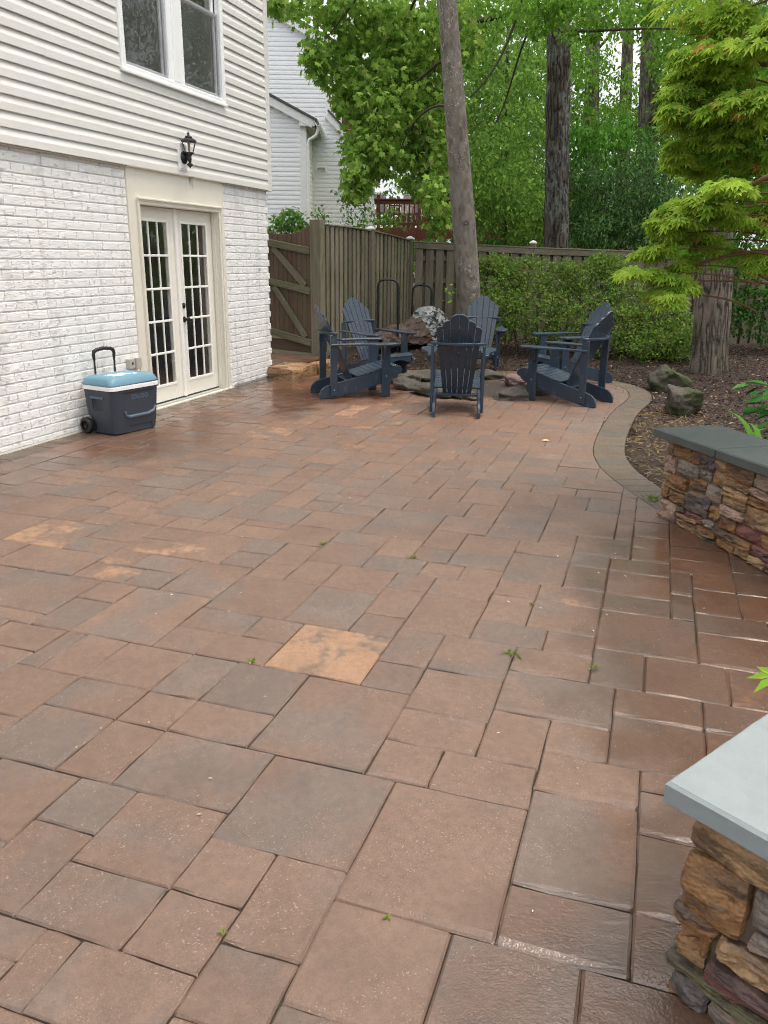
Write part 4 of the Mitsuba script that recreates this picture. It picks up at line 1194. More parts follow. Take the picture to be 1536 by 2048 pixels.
PICK = ["stone_tan", "stone_rust", "stone_tan", "stone_pink", "stone_rust", "stone_pink", "stone_grey", "stone_tan", "stone_rust", "stone_plum", "stone_tan", "stone_rust"]
wr = np.random.default_rng(12)


def cap_slab(parent, P, z0, z1, top, side, label=None):
    """bluestone cap: top sheet proud of a chamfered slab"""
    ring_ = resample(list(P) + [P[0]], 0.045)[:-1]
    ring_ = ring_ + (meshkit.noise(np.c_[ring_ * 30, np.zeros(len(ring_))])[:, None] - 0.5) * 0.005 * (ring_ - ring_.mean(0)) / np.linalg.norm(ring_ - ring_.mean(0), axis=1, keepdims=True)
    poly = Polygon(ring_)
    m = extrude(poly, z1 - z0, 0.006); m.apply_translation([0, 0, z0])
    key = part(parent, "cap", m, side, label=label)
    tp = extrude(poly.buffer(-0.0065, join_style=2).simplify(0.0008), 0.004, 0.001); tp.apply_translation([0, 0, z1 - 0.0025])
    part(key, "top_face", tp, top)
    return key


# far wall
SA = thing("stone_seat_wall", "far stone seat wall with a wet dark bluestone cap, ending at the mulch bed", "wall")
wa = np.array([0.560, -0.828, 0]); wn = np.array([-0.828, -0.560, 0]); we = -wa
oA = np.array([0.137, 5.175, 0])
LA, TA = 2.3, 0.36
core = place(cbox((0.03, -TA, -0.1), (LA, -0.012, 0.499)), oA, wa, wn, Z3)
part(SA, "core", core, "stone_core")
# stones read off the photograph: (start, end, bottom, top) along the face
FACE = [(0.02, 0.30, 0.455, 0.515, "stone_slate"), (0.0, 0.055, 0.40, 0.50, "stone_core"), (0.055, 0.25, 0.41, 0.50, "stone_rust"), (0.25, 0.335, 0.415, 0.50, "stone_rust"), (0.34, 0.47, 0.405, 0.50, "stone_slate"),
        (0.0, 0.115, 0.30, 0.405, "stone_pink"), (0.12, 0.335, 0.315, 0.41, "stone_grey"), (0.34, 0.455, 0.345, 0.40, "stone_grey"),
        (0.0, 0.085, 0.245, 0.30, "stone_tan"), (0.09, 0.245, 0.235, 0.305, "stone_rust"), (0.25, 0.41, 0.26, 0.335, "stone_rust"), (0.415, 0.56, 0.225, 0.335, "stone_grey"),
        (0.0, 0.245, 0.205, 0.245, "stone_tan"), (0.0, 0.075, 0.13, 0.205, "stone_rust"), (0.08, 0.245, 0.135, 0.205, "stone_rust"), (0.25, 0.47, 0.125, 0.255, "stone_slate"), (0.47, 0.57, 0.13, 0.22, "stone_rust"),
        (0.0, 0.175, 0.0, 0.128, "stone_pink"), (0.08, 0.20, 0.095, 0.135, "stone_slate"), (0.18, 0.25, 0.09, 0.13, "stone_moss"), (0.25, 0.42, 0.07, 0.12, "stone_plum"), (0.42, 0.52, 0.075, 0.125, "stone_grey"),
        (0.18, 0.38, 0.055, 0.088, "stone_tan"), (0.18, 0.41, 0.0, 0.055, "stone_tan"), (0.385, 0.56, 0.02, 0.068, "stone_rust"), (0.41, 0.56, -0.02, 0.02, "stone_moss")]
for (a, b, z0, z1, m) in FACE[2:]:
    if m == "stone_slate" and (a, b) == (0.08, 0.20):
        continue
    wall_stone(SA, oA, wa, wn, a + 0.003, b - 0.003, z0 + 0.003, z1 - 0.003, 0.012 + wr.uniform(-0.008, 0.012), m, wr)
courses(SA, oA, wa, wn, LA, 0.0, 0.50, wr, PICK, a_start=0.572)
wall_stone(SA, oA, wa, wn, 0.475, 0.68, 0.345, 0.50, 0.016, "stone_tan", wr)
courses(SA, oA + np.array([0.0, 0.0, 0]) - wn * TA + wa * 0.0, wn, we, TA, 0.0, 0.50, wr, PICK, depth=0.0)
for k, (a, b) in enumerate(((-0.075, 0.52), (0.524, 1.12), (1.124, 1.72), (1.724, 2.36))):
    P = [oA + wa * a + wn * 0.055, oA + wa * b + wn * 0.055, oA + wa * b - wn * (TA + 0.05), oA + wa * a - wn * (TA + 0.05)]
    cap_slab(SA, [(q[0], q[1]) for q in P], 0.503, 0.557, "bluestone_wet", "bluestone_wet")

# near wall
SB = thing("stone_seat_wall", "near stone seat wall with a pale dry bluestone cap in the right foreground", "wall")
wb = np.array([0.845, -0.535, 0]); wnb = np.array([-0.535, -0.845, 0])
oB = np.array([0.186, 1.528, 0])
part(SB, "core", place(cbox((0.03, -0.42, -0.1), (1.9, -0.014, 0.475)), oB, wb, wnb, Z3), "stone_core")
NEAR = [(0.0, 0.42, 0.385, 0.478, "stone_tan", 0.02), (0.0, 0.135, 0.235, 0.385, "stone_rust", 0.028), (0.14, 0.40, 0.275, 0.380, "stone_grey", 0.010), (0.145, 0.40, 0.225, 0.272, "stone_grey", 0.012),
        (-0.012, 0.085, 0.195, 0.240, "stone_rust", 0.022), (0.085, 0.235, 0.150, 0.222, "stone_tan", 0.014), (0.240, 0.42, 0.150, 0.222, "stone_slate", 0.006), (0.0, 0.075, 0.130, 0.195, "stone_rust", 0.010),
        (-0.018, 0.30, 0.060, 0.128, "stone_moss", 0.024), (0.075, 0.42, 0.098, 0.150, "stone_plum", 0.026), (0.0, 0.09, -0.01, 0.060, "stone_slate", 0.012), (0.09, 0.42, -0.01, 0.062, "stone_grey", 0.018)]
for (a, b, z0, z1, m, dp) in NEAR:
    if m == "stone_moss":
        z1 = 0.098
    wall_stone(SB, oB, wb, wnb, a + 0.002, b - 0.002, z0 + 0.002, z1 - 0.002, dp, m, wr, fine=True)
courses(SB, oB, wb, wnb, 1.9, 0.0, 0.478, wr, PICK, a_start=0.425)
courses(SB, oB - wnb * 0.42, wnb, -wb, 0.42, 0.0, 0.478, wr, PICK, depth=0.0)
for k, (a, b) in enumerate(((-0.05, 0.86), (0.864, 1.95))):
    P = [oB + wb * a + wnb * 0.052, oB + wb * b + wnb * 0.052, oB + wb * b - wnb * 0.47, oB + wb * a - wnb * 0.47]
    cap_slab(SB, [(q[0], q[1]) for q in P], 0.480, 0.532, "bluestone_dry", "bluestone_dry")

# ---------------------------------------------------------------- fire pit, boulders, mulch chips
ang = lambda d: (math.cos(math.radians(d)), math.sin(math.radians(d)))
single("fire_pit_bed", grid_sheet(np.linspace(-3.0, -1.26, 18), np.linspace(9.1, 10.86, 18), lambda X, Y: -0.010 - 0.03 * np.clip(1 - np.hypot(X - PIT_C[0], Y - PIT_C[1]) / 0.8, 0, 1) + 0.01 * meshkit.noise(np.stack([X * 20, Y * 20, 0 * X], -1)) - 0.06 * (np.hypot(X - PIT_C[0], Y - PIT_C[1]) > 0.9)),
       "ash", "ash bed inside the ring of fire pit rocks", "fire pit", smooth=True)
RK = [(-112, 0.86, .62, .36, .30, 0, "low dark rock of the fire pit ring directly behind the front chair's legs"), (-150, 0.86, .44, .34, .34, 1, "mottled grey fire pit rock left of the front chair's legs"),
      (-176, 0.88, .46, .40, .36, 0, "brown fire pit rock at the far left of the ring"), (152, 0.9, .50, .36, .30, 0, "fire pit rock at the left rear, under the left chairs"), (118, 0.9, .46, .34, .28, 0, "fire pit rock at the rear of the ring, left of its middle"),
      (86, 0.9, .50, .36, .28, 1, "fire pit rock at the rear of the ring behind the front chair"), (55, 0.9, .46, .34, .28, 0, "fire pit rock at the right rear of the ring"), (24, 0.90, .44, .36, .30, 0, "rounded fire pit rock at the right end of the ring"),
      (-12, 0.90, .50, .38, .36, 0, "fire pit rock at the right of the ring, beside the right chair"), (-48, 0.94, .66, .36, .33, 0, "large flat topped fire pit rock right of the front chair"), (-83, 0.90, .40, .30, .22, 0, "small pale fire pit rock showing under the front chair's seat"),
      (38, 0.60, .40, .34, .34, 2, "reddish rock inside the fire pit ring")]
for k, (a, R, sx, sy, sz, mt, lab) in enumerate(RK):
    c = ang(a)
    single("fire_pit_rock", rock((PIT_C[0] + c[0] * R, PIT_C[1] + c[1] * R, sz * 0.10), (sx, sy, sz * 0.72), 30 + k, 3, 0.5, rot=math.radians(a + 90)), ["pit_rock", "pit_rock", "pit_rock_red"][mt], lab, "rock", "rocks ringing the fire pit", smooth=35)
single("boulder", rock((0.335, 9.12, 0.115), (0.50, 0.44, 0.44), 77, 4, 0.35, rot=-0.3), "boulder_moss", "mossy boulder in the mulch nearest the curved paver edge", "boulder", "boulders in the mulch bed", smooth=35)
single("boulder", rock((0.21, 10.72, 0.13), (0.46, 0.62, 0.46), 81, 4, 0.35, rot=0.5), "boulder_moss", "darker boulder behind the mossy boulder, left of the ridged trunk", "boulder", "boulders in the mulch bed", smooth=35)
single("boulder", rock((1.86, 12.05, 0.16), (0.62, 0.50, 0.46), 85, 4, 0.35, rot=0.2), "boulder_moss", "boulder at the right edge of the picture beyond the ridged trunk", "boulder", "boulders in the mulch bed", smooth=35)

crng = np.random.default_rng(17)
N = 60000
cx_ = crng.uniform(-4.6, 5.5, N * 2); cy_ = crng.uniform(4.0, 15.9, N * 2)
keep = ~shapely.contains_xy(PATIO.buffer(0.005), cx_, cy_)
far = crng.random(N * 2) < np.where(cy_ < 9.5, 1.0, 0.7)
keep &= far & ((cx_ > -4.3) | (cy_ > 11))
cx_, cy_ = cx_[keep], cy_[keep]
cz_ = mulch_at(cx_, cy_) + 0.004
n = len(cx_)
straw = (np.hypot((cx_ - 0.10) * 1.0, (cy_ - 7.6) * 0.42) < 0.62 + 0.25 * crng.random(n)) & (crng.random(n) < 0.75)
th = crng.uniform(0, 2 * np.pi, n)
along = np.c_[np.cos(th), np.sin(th), crng.normal(0, 0.28, n)]
up = np.c_[crng.normal(0, 0.35, n), crng.normal(0, 0.35, n), np.ones(n)]
size = np.where(straw, crng.uniform(0.05, 0.10, n), crng.uniform(0.028, 0.075, n))
V_, F_, k_ = leaves("lance", np.c_[cx_, cy_, cz_ + crng.uniform(0, 0.012, n)], along, up, size)
V_ = V_.reshape(n, k_, 3)
mid_ = (V_[:, :1] + V_[:, 2:3]) / 2
V_[straw, 1::2] = mid_[straw] + (V_[straw, 1::2] - mid_[straw]) * 0.28
tone = crng.random((n, 1))
col = np.array([0.034, 0.018, 0.012]) * (1 - tone) + np.array([0.105, 0.056, 0.036]) * tone
lt = crng.random(n) < 0.10
col[lt] = np.array([0.34, 0.245, 0.175]) * crng.uniform(0.6, 1.2, (lt.sum(), 1))
dk = crng.random(n) < 0.3
col[dk] *= 0.45
col[straw] = np.array([0.30, 0.205, 0.095]) * crng.uniform(0.5, 1.15, (straw.sum(), 1))
key = part(None, "mulch_chips", TM(V_.reshape(-1, 3), F_), "chips", color=np.repeat(col, k_, axis=0))
labels[key] = {"label": "dark wood mulch chips, pale chips and a patch of tan straw beside the curved border", "category": "mulch", "kind": "stuff"}


# ---------------------------------------------------------------- Adirondack chairs
# own frame: x to the sitter's right, y forward from the rear feet, z up
def arc(cx, cy, r, a0, a1, n=6):
    t = np.radians(np.linspace(a0, a1, n))
    return [(cx + r * math.cos(a), cy + r * math.sin(a)) for a in t]


def side_board(P, x0, x1):
    """outline in (y, z) extruded across x"""
    m = extrude(Polygon(P), x1 - x0, 0.003)
    return place(m, (x0, 0, 0), Y3, Z3, X3)


STRINGER = [(0.0, 0.0), (0.13, 0.0), (0.40, 0.058), (0.74, 0.150), (0.915, 0.215), (0.945, 0.235), (0.950, 0.258), (0.985, 0.268), (1.0, 0.292), (0.985, 0.322), (0.955, 0.338), (0.90, 0.345),
            (0.75, 0.310), (0.60, 0.264), (0.50, 0.240), (0.43, 0.228), (0.355, 0.210), (0.11, 0.152), (0.065, 0.135), (0.025, 0.10), (0.003, 0.055)]
ARM = [(0.245, 0.13), (0.305, 0.13), (0.315, 0.30), (0.335, 0.48), (0.385, 0.62), (0.405, 0.72), (0.405, 0.84)] + arc(0.315, 0.84, 0.09, 10, 100, 5) + [(0.262, 0.925), (0.235, 0.88), (0.232, 0.60), (0.245, 0.40), (0.275, 0.33), (0.285, 0.26), (0.262, 0.20)]


def seat_curve(y):
    return float(np.interp(y, [0.36, 0.43, 0.50, 0.60, 0.75, 0.90, 0.955, 0.99], [0.212, 0.228, 0.240, 0.264, 0.310, 0.345, 0.338, 0.31]))


def build_chair(label):
    t = thing("adirondack_chair", label, "adirondack chair", "adirondack chairs around the fire pit")
    M = "chair_navy"
    for s in (-1, 1):
        part(t, "stringer", side_board(STRINGER, s * 0.216 if s > 0 else -0.245, s * 0.245 if s > 0 else -0.216), M)
        part(t, "front_leg", cbox((s * 0.247, 0.735, 0), (s * 0.277, 0.840, 0.596), 0.004), M)
        part(t, "rear_post", cbox((s * 0.247, 0.125, 0.03), (s * 0.275, 0.205, 0.716), 0.004), M)
        A = [(s * x, y) for x, y in ARM]
        m = extrude(Polygon(A), 0.024, 0.004); m.apply_translation([0, 0, 0.597])
        part(t, "arm", m, M)
        B = [(0.278, 0.596), (0.372, 0.596), (0.372, 0.575), (0.345, 0.560), (0.325, 0.530), (0.318, 0.495), (0.305, 0.462), (0.278, 0.435)]
        br = extrude(Polygon(B), 0.026, 0.003)
        part(t, "arm_bracket", place(TM(br.vertices * np.array([s, 1, 1]), br.faces if s > 0 else br.faces[:, ::-1]), (0, 0.775, 0), X3, Z3, -Y3), M)
        part(t, "bolt", cat([place(lathe([(0, 0), (0.007, 0), (0.006, 0.004), (0, 0.005)], 8), (s * 0.2765, 0.165, 0.10), Y3, Z3, X3 * s), place(lathe([(0, 0), (0.007, 0), (0.006, 0.004), (0, 0.005)], 8), (s * 0.2785, 0.79, 0.24), Y3, Z3, X3 * s)]), "bolt")
    # seat slats follow the curve of the stringers
    y = 0.445
    for k in range(9):
        y0, y1 = y, y + 0.054
        a = np.array([y1 - y0, seat_curve(y1) - seat_curve(y0)]); a /= np.linalg.norm(a)
        ay, az = np.array([0, a[0], a[1]]), np.array([0, -a[1], a[0]])
        part(t, "seat_slat", box_on((0, y0, seat_curve(y0) + 0.001), X3, ay, az, (-0.246, 0, 0), (0.246, 0.054, 0.020), 0.004), M)
        y += 0.0605
    P = [(-0.215, 0.345), (0.215, 0.345), (0.215, 0.262)] + [(x, 0.262 + 0.034 * (1 - (x / 0.15) ** 2)) for x in np.linspace(0.15, -0.15, 9)] + [(-0.215, 0.262)]
    part(t, "apron", place(extrude(Polygon(P), 0.022, 0.003), (0, 0.978, -0.014), X3, Z3, -Y3), M)
    part(t, "lower_crossbar", cbox((-0.215, 0.345, 0.165), (0.215, 0.430, 0.190), 0.004), M)
    # back: six fanned slats leaning from the seat to the top
    o = np.array([0, 0.425, 0.195]); dn = np.array([0, -0.428, 0.904])
    nb = np.cross(X3, dn); Lb_ = 0.925
    base = [0.0, 0.056, 0.103, 0.152]; top = [0.0, 0.093, 0.166, 0.232]
    lens = [Lb_, Lb_ * 0.925, Lb_ * 0.855]
    for s in (-1, 1):
        for k in range(3):
            g = 0.003
            b0, b1, t0, t1 = base[k] + g, base[k + 1] - g, top[k] + g, top[k + 1] - g
            L_ = lens[k]
            w = t1 - t0
            e = []
            for a in np.linspace(0, 90, 7):
                ra = math.radians(a)
                e.append((t1 - w * 0.92 * (1 - math.cos(ra)), L_ - w * 0.80 * (1 - math.sin(ra))))
            P = [(b0, 0), (b1, 0)] + e + [(t0, L_ + 0.002)]
            m = extrude(Polygon([(s * x, v) for x, v in P]), 0.019, 0.0025)
            part(t, "back_slat", place(m, o, X3, dn, -nb if (-nb)[1] < 0 else nb), M)
    R = [(-0.277, 0.205), (-0.285, 0.165)] + [(-0.285 + 0.57 * q, 0.165 - 0.118 * math.sin(math.pi * q) ** 0.8) for q in np.linspace(0.06, 0.94, 13)] + [(0.285, 0.165), (0.277, 0.205)] + [(x, 0.168 + 0.037 * (abs(x) / 0.25) ** 2) for x in np.linspace(0.24, -0.24, 9)]
    m = extrude(Polygon(R), 0.024, 0.004); m.apply_translation([0, 0, 0.718])
    part(t, "back_rail", m, M)
    return t


def chair_frame(c, f, z=0.003):
    f = np.array(f, float) / np.linalg.norm(f)
    r = np.array([f[1], -f[0]])
    m = np.eye(4); m[:2, 0] = r; m[:2, 1] = f; m[:3, 3] = (c[0], c[1], z)
    return T(m)


CHAIRS = [((-3.72, 8.59), (0.80, 0.60), 0.003, "navy adirondack chair at the left, side on, nearest the house"),
          ((-3.98, 10.46), (0.876, -0.48), 0.003, "navy adirondack chair at the left rear facing us, before the tall black hoop"),
          ((-2.45, 11.92), (0.13, -0.99), 0.012, "navy adirondack chair behind the fire pit, facing us in front of the pale trunk"),
          ((-1.851, 7.874), (-0.225, 0.974), 0.003, "navy adirondack chair nearest us with its back turned"),
          ((-0.47, 9.24), (-0.94, 0.34), 0.003, "navy adirondack chair at the right front, seen from its left side and back"),
          ((-0.65, 11.27), (-0.76, -0.65), 0.003, "navy adirondack chair at the right rear, half hidden behind another chair, facing us")]
src = build_chair(CHAIRS[0][3])
parts_src = {k: v for k, v in scene.items() if k.startswith(src + "__")}
for c, f, z, lab in CHAIRS[1:]:
    key = thing("adirondack_chair", lab, "adirondack chair", "adirondack chairs around the fire pit")
    for k, v in parts_src.items():
        scene[key + k[len(src):]] = {**v, "to_world": chair_frame(c, f, z)}
for k in parts_src:
    scene[k] = {**scene[k], "to_world": chair_frame(CHAIRS[0][0], CHAIRS[0][1], CHAIRS[0][2])}

# ---------------------------------------------------------------- cooler
CO = thing("cooler", "dark blue wheeled cooler with light blue lid standing against the white brick wall", "cooler")
cu = np.array([0.197, 0.98, 0]); cu /= np.linalg.norm(cu); cw = np.array([-cu[1], cu[0], 0])
co = np.array([-4.470, 5.866, 0.002])


def rrect(x0, y0, x1, y1, r, n=5):
    P = []
    for cx, cy, a in ((x1 - r, y1 - r, 0), (x0 + r, y1 - r, 90), (x0 + r, y0 + r, 180), (x1 - r, y0 + r, 270)):
        P += arc(cx, cy, r, a, a + 90, n)
    return np.array(P)


def loft(levels):
    """levels: [(ring (n,2), z)] bottom to top, closed"""
    n = len(levels[0][0])
    V = np.vstack([np.c_[r, np.full(n, z) if np.isscalar(z) else z] for r, z in levels])
    F = []
    i = np.arange(n); j = (i + 1) % n
    for k in range(len(levels) - 1):
        F += [np.c_[k * n + i, k * n + j, (k + 1) * n + j], np.c_[k * n + i, (k + 1) * n + j, (k + 1) * n + i]]
    V = np.vstack([V, [[*levels[0][0].mean(0), float(np.mean(levels[0][1]))]], [[*levels[-1][0].mean(0), float(np.mean(levels[-1][1]))]]])
    a, b = len(V) - 2, len(V) - 1
    F += [np.c_[j, i, np.full(n, a)], np.c_[(len(levels) - 1) * n + i, (len(levels) - 1) * n + j, np.full(n, b)]]
    return TM(V, np.vstack(F))


CL, CW = 0.545, 0.365
ring = lambda d, r=0.055: rrect(-d, -d, CL + d, CW + d, r)
body = loft([(ring(-0.030), 0.0), (ring(-0.016), 0.012), (ring(-0.006), 0.10), (ring(0.006), 0.28), (ring(0.012), 0.398)])
# moulded recesses are cut out of the body
import manifold3d as m3


def to_m(m):
    m = trimesh.Trimesh(np.asarray(m.vertices), np.asarray(m.faces), process=True); m.fix_normals()
    return m3.Manifold(m3.Mesh(np.asarray(m.vertices, np.float32), np.asarray(m.faces, np.uint32)))


def from_m(m):
    q = m.to_mesh()
    return TM(q.vert_properties[:, :3], q.tri_verts)


grip = cbox((-0.10, 0.12, 0.215), (0.016, 0.255, 0.325), 0.012)
scoop = place(extrude(Polygon([(0.13, 0.170), (0.17, 0.145), (0.40, 0.145), (0.475, 0.175), (0.485, 0.375), (0.115, 0.375)]), 0.06, 0.012), (0, -0.028, 0), X3, Z3, Y3)
foot = place(extrude(Polygon([(0.135, -0.02), (0.175, 0.068), (0.455, 0.068), (0.470, -0.02)]), 0.06, 0.004), (0, 0.012, 0), X3, Z3, Y3)
wheelcut = place(lathe([(0, -0.08), (0.085, -0.08), (0.085, 0.055), (0, 0.055)], 24), (0.0, CW - 0.04, 0.075), Y3, Z3, X3)
cutters = [grip, place(TM(scoop.vertices, scoop.faces), (0, 0, 0), X3, Y3, Z3), foot, wheelcut]
try:
    bm = to_m(body)
    sc = to_m(scoop).translate((0, -0.030, 0)); ft = to_m(foot).translate((0, -0.05, 0))
    bm = bm - to_m(grip).translate((0.002, 0, 0)) - ft - to_m(wheelcut) - sc
    bodyc = from_m(bm)
except Exception as e:
    bodyc = body
put = lambda m: place(m, co, cu, cw, Z3)
part(CO, "body", put(bodyc), "cooler_navy", smooth=35)
# forward lip of the scoop, handle bar, underside
part(CO, "front_ledge", put(place(extrude(Polygon([(0.118, 0.205), (0.128, 0.160), (0.165, 0.138), (0.405, 0.138), (0.478, 0.160), (0.500, 0.215), (0.484, 0.215), (0.462, 0.182), (0.400, 0.166), (0.172, 0.166), (0.146, 0.180), (0.136, 0.205)]), 0.030, 0.008), (0, 0.012, 0), X3, Z3, -Y3)), "cooler_ledge", smooth=35)
part(CO, "side_grip", put(cbox((-0.020, 0.105, 0.318), (0.02, 0.272, 0.342), 0.010)), "cooler_ledge")
part(CO, "rim_band", put(loft([(ring(0.012), 0.398), (ring(0.021), 0.401), (ring(0.021), 0.432), (ring(0.012), 0.436)])), "white_plastic", smooth=35)


def lid_z(r, base, sag):
    return base + sag * np.clip((r[:, 0] - 0.12) / 0.40, 0, 1) ** 1.3 * (r[:, 1] < 0.08)


l0 = ring(0.016)
lid = loft([(l0, 0.438 + 0.012 * np.clip((l0[:, 0] - 0.10) / 0.45, 0, 1)), (ring(0.018), 0.450 + 0.0 * l0[:, 0]), (ring(0.004, 0.06), 0.490), (ring(-0.016, 0.065), 0.508), (ring(-0.05, 0.06), 0.514), (ring(-0.055, 0.055), 0.509), (ring(-0.10, 0.05), 0.510)])
part(CO, "lid", put(lid), "cooler_blue", smooth=35)
part(CO, "lid_label", put(cbox((0.13, 0.10, 0.509), (0.40, 0.22, 0.5125), 0.001)), "label_paper")
part(CO, "hinge", put(cat([cbox((0.10, CW + 0.002, 0.44), (0.16, CW + 0.030, 0.480), 0.006), cbox((0.40, CW + 0.002, 0.44), (0.46, CW + 0.030, 0.480), 0.006)])), "cooler_blue")
for nm, u0 in (("wheel", -0.008), ("wheel", CL - 0.03)):
    wz = (co + cu * u0 + cw * (CW - 0.035)) + Z3 * 0.072
    W_ = part(CO, nm, place(lathe([(0.045, -0.010), (0.066, -0.010), (0.072, -0.004), (0.072, 0.030), (0.066, 0.038), (0.045, 0.038)], 32), wz, cw, Z3, -cu if u0 < 0 else cu), "rubber", smooth=40)
    part(W_, "hub", place(lathe([(0, 0.022), (0.010, 0.024), (0.014, 0.014), (0.030, 0.012), (0.036, 0.022), (0.047, 0.024), (0.047, -0.005), (0, -0.005)], 32), wz, cw, Z3, -cu if u0 < 0 else cu), "black_metal", smooth=30)
hx0, hx1, hw = 0.165, 0.395, CW + 0.012
H3 = lambda u, w, z: co + cu * u + cw * w + Z3 * z
part(CO, "handle_tube", tube([H3(hx0, hw, 0.30), H3(hx0, hw, 0.66)], 0.009, 8), "black_metal")
part(CO, "handle_tube", tube([H3(hx1, hw, 0.30), H3(hx1, hw, 0.66)], 0.009, 8), "black_metal")
part(CO, "handle_grip", tube([H3(hx0, hw, 0.63), H3(hx0 - 0.004, hw, 0.68), H3(hx0 + 0.005, hw, 0.708), H3(hx0 + 0.035, hw, 0.722), H3((hx0 + hx1) / 2, hw, 0.730), H3(hx1 - 0.035, hw, 0.722), H3(hx1 - 0.005, hw, 0.708), H3(hx1 + 0.004, hw, 0.68), H3(hx1, hw, 0.63)], [0.012, 0.015, 0.017, 0.017, 0.017, 0.017, 0.017, 0.015, 0.012], 10), "rubber", smooth=50)
tx = meshkit.text_mesh("IGLOO", 0.038, 0.004, bold=True)
tw = tx.bounds[1][0]
part(CO, "embossed_lettering", put(place(TM(tx.vertices * np.array([0.205 / tw, 1, 1]), tx.faces), (0.215, 0.0045, 0.305), X3, Z3, -Y3)), "cooler_ledge")

# ---------------------------------------------------------------- firewood rack and its tarps
RA = thing("firewood_rack", "black tubular firewood rack with a tall rounded hoop at each end", "firewood rack")
ra, rb = np.array([-4.16, 12.62, 0]), np.array([-3.93, 13.80, 0])
rdv = (rb - ra) / np.linalg.norm(rb - ra); rsd = np.array([0.945, 0.327, 0])
for c, h, w in ((ra, 1.22, 0.165), (rb, 1.11, 0.165)):
    P = [c - rsd * w + Z3 * 0.09, c - rsd * w + Z3 * (h - 0.12)] + [c - rsd * (w - 0.11) + Z3 * (h - 0.11) + (-rsd * math.cos(a) * 0.11 + Z3 * math.sin(a) * 0.11) for a in np.radians([25, 45, 65, 90])] + [c + rsd * (w - 0.11) + Z3 * (h - 0.11) + (rsd * math.cos(a) * 0.11 + Z3 * math.sin(a) * 0.11) for a in np.radians([90, 65, 45, 25])] + [c + rsd * w + Z3 * (h - 0.12), c + rsd * w + Z3 * 0.09]
    part(RA, "hoop", tube(P, 0.0175, 10), "black_metal", smooth=50)
for s in (-1, 1):
    part(RA, "base_rail", tube([ra + rsd * 0.165 * s + Z3 * 0.22, rb + rsd * 0.165 * s + Z3 * 0.22], 0.0175, 8), "black_metal", smooth=50)


def draped(path, widths, heights, z0, seed, side, lift=0.05, nu=64, nv=60, bulge=0.0):
    """a tarp thrown over a pile: cross sections along a path, crumpled"""
    path = np.asarray(path, float)
    t = np.linspace(0, 1, nu); tp = np.linspace(0, 1, len(path))
    C_ = np.c_[np.interp(t, tp, path[:, 0]), np.interp(t, tp, path[:, 1])]
    Wd = np.interp(t, tp, widths); Hd = np.interp(t, tp, heights)
    v = np.linspace(-1, 1, nv)
    V = np.zeros((nu, nv, 3))
    for a in range(nu):
        x = np.sign(v) * np.abs(v) ** 0.9 * Wd[a]
        z = z0 + (Hd[a] - z0) * np.clip(1 - np.abs(v) ** 3.0, 0, 1) ** 0.75
        V[a] = np.c_[C_[a, 0] + side[0] * x, C_[a, 1] + side[1] * x, z]
    n_ = (meshkit.fbm(V * 3.2 + seed, 4, seed) - 0.5)
    r_ = 0.5 - np.abs(meshkit.fbm(V * np.array([4.5, 4.5, 6]) + seed * 2, 3, seed + 5) - 0.5) * 2
    V[..., 2] += n_ * 0.11 + r_ * 0.05
    V[..., 0] += (meshkit.fbm(V * 4.0 + 50, 3, seed + 2) - 0.5) * 0.14
    V[..., 1] += (meshkit.fbm(V * 4.0 + 90, 3, seed + 3) - 0.5) * 0.14
    V[..., 2] = np.maximum(V[..., 2], z0 - 0.02)
    i, j = np.meshgrid(np.arange(nu - 1), np.arange(nv - 1), indexing="ij")
    q = [i * nv + j, (i + 1) * nv + j, (i + 1) * nv + j + 1, i * nv + j + 1]
    F = np.vstack([np.stack([q[0], q[1], q[2]], -1).reshape(-1, 3), np.stack([q[0], q[2], q[3]], -1).reshape(-1, 3)])
    return TM(V.reshape(-1, 3), F)


single("brown_tarp", draped([(-4.30, 12.30), (-4.22, 12.6), (-4.05, 12.95), (-3.88, 13.30), (-3.80, 13.48)], [0.20, 0.30, 0.33, 0.30, 0.2], [0.30, 0.41, 0.50, 0.57, 0.46], 0.19, 11, rsd), "tarp_brown", "crumpled brown tarp sagging over the firewood at the near end of the rack", "tarp", smooth=50)
single("silver_camouflage_tarp", draped([(-3.86, 13.22), (-3.80, 13.45), (-3.74, 13.75), (-3.66, 14.0)], [0.22, 0.30, 0.33, 0.22], [0.50, 0.72, 0.74, 0.55], 0.10, 23, rsd), "tarp_camo", "silver and black patterned tarp bundled at the far end of the rack", "tarp", smooth=50)


# ---------------------------------------------------------------- the house next door and its deck
NR = np.array([math.cos(YAW), math.sin(YAW), 0]); NF = np.array([-math.sin(YAW), math.cos(YAW), 0])
NP = lambda r, d, z: NR * r + NF * d + Z3 * z
NH = thing("neighbour_house", "white lap sided house beyond the fence, half hidden by hanging leaves", "house")
NS = 0.1027


def wall_poly(P, d, th=0.1):
    m = extrude(Polygon(P), th)
    return place(m, NF * (d + 0.016), NR, Z3, NF)


main_poly = [(-7.2, 0.0), (-0.41, 0.0), (-0.41, 3.86), (-1.46, 4.90), (-1.46, 6.46), (-5.2, 8.34), (-7.2, 7.3)]
wing_poly = [(-7.0, 0.0), (-1.93, 0.0), (-1.93, 4.50), (-2.89, 4.98), (-5.0, 6.0), (-7.0, 5.0)]
w_main = part(NH, "wall", wall_poly(main_poly, 22), "siding_white")
w_wing = part(NH, "wing_wall", wall_poly(wing_poly, 20.2), "siding_white")
NPROF = np.array([(0.0, 0.0), (0.016, 0.002), (0.013, 0.055), (0.010, 0.065), (0.001, 0.106), (-0.003, 0.106)])


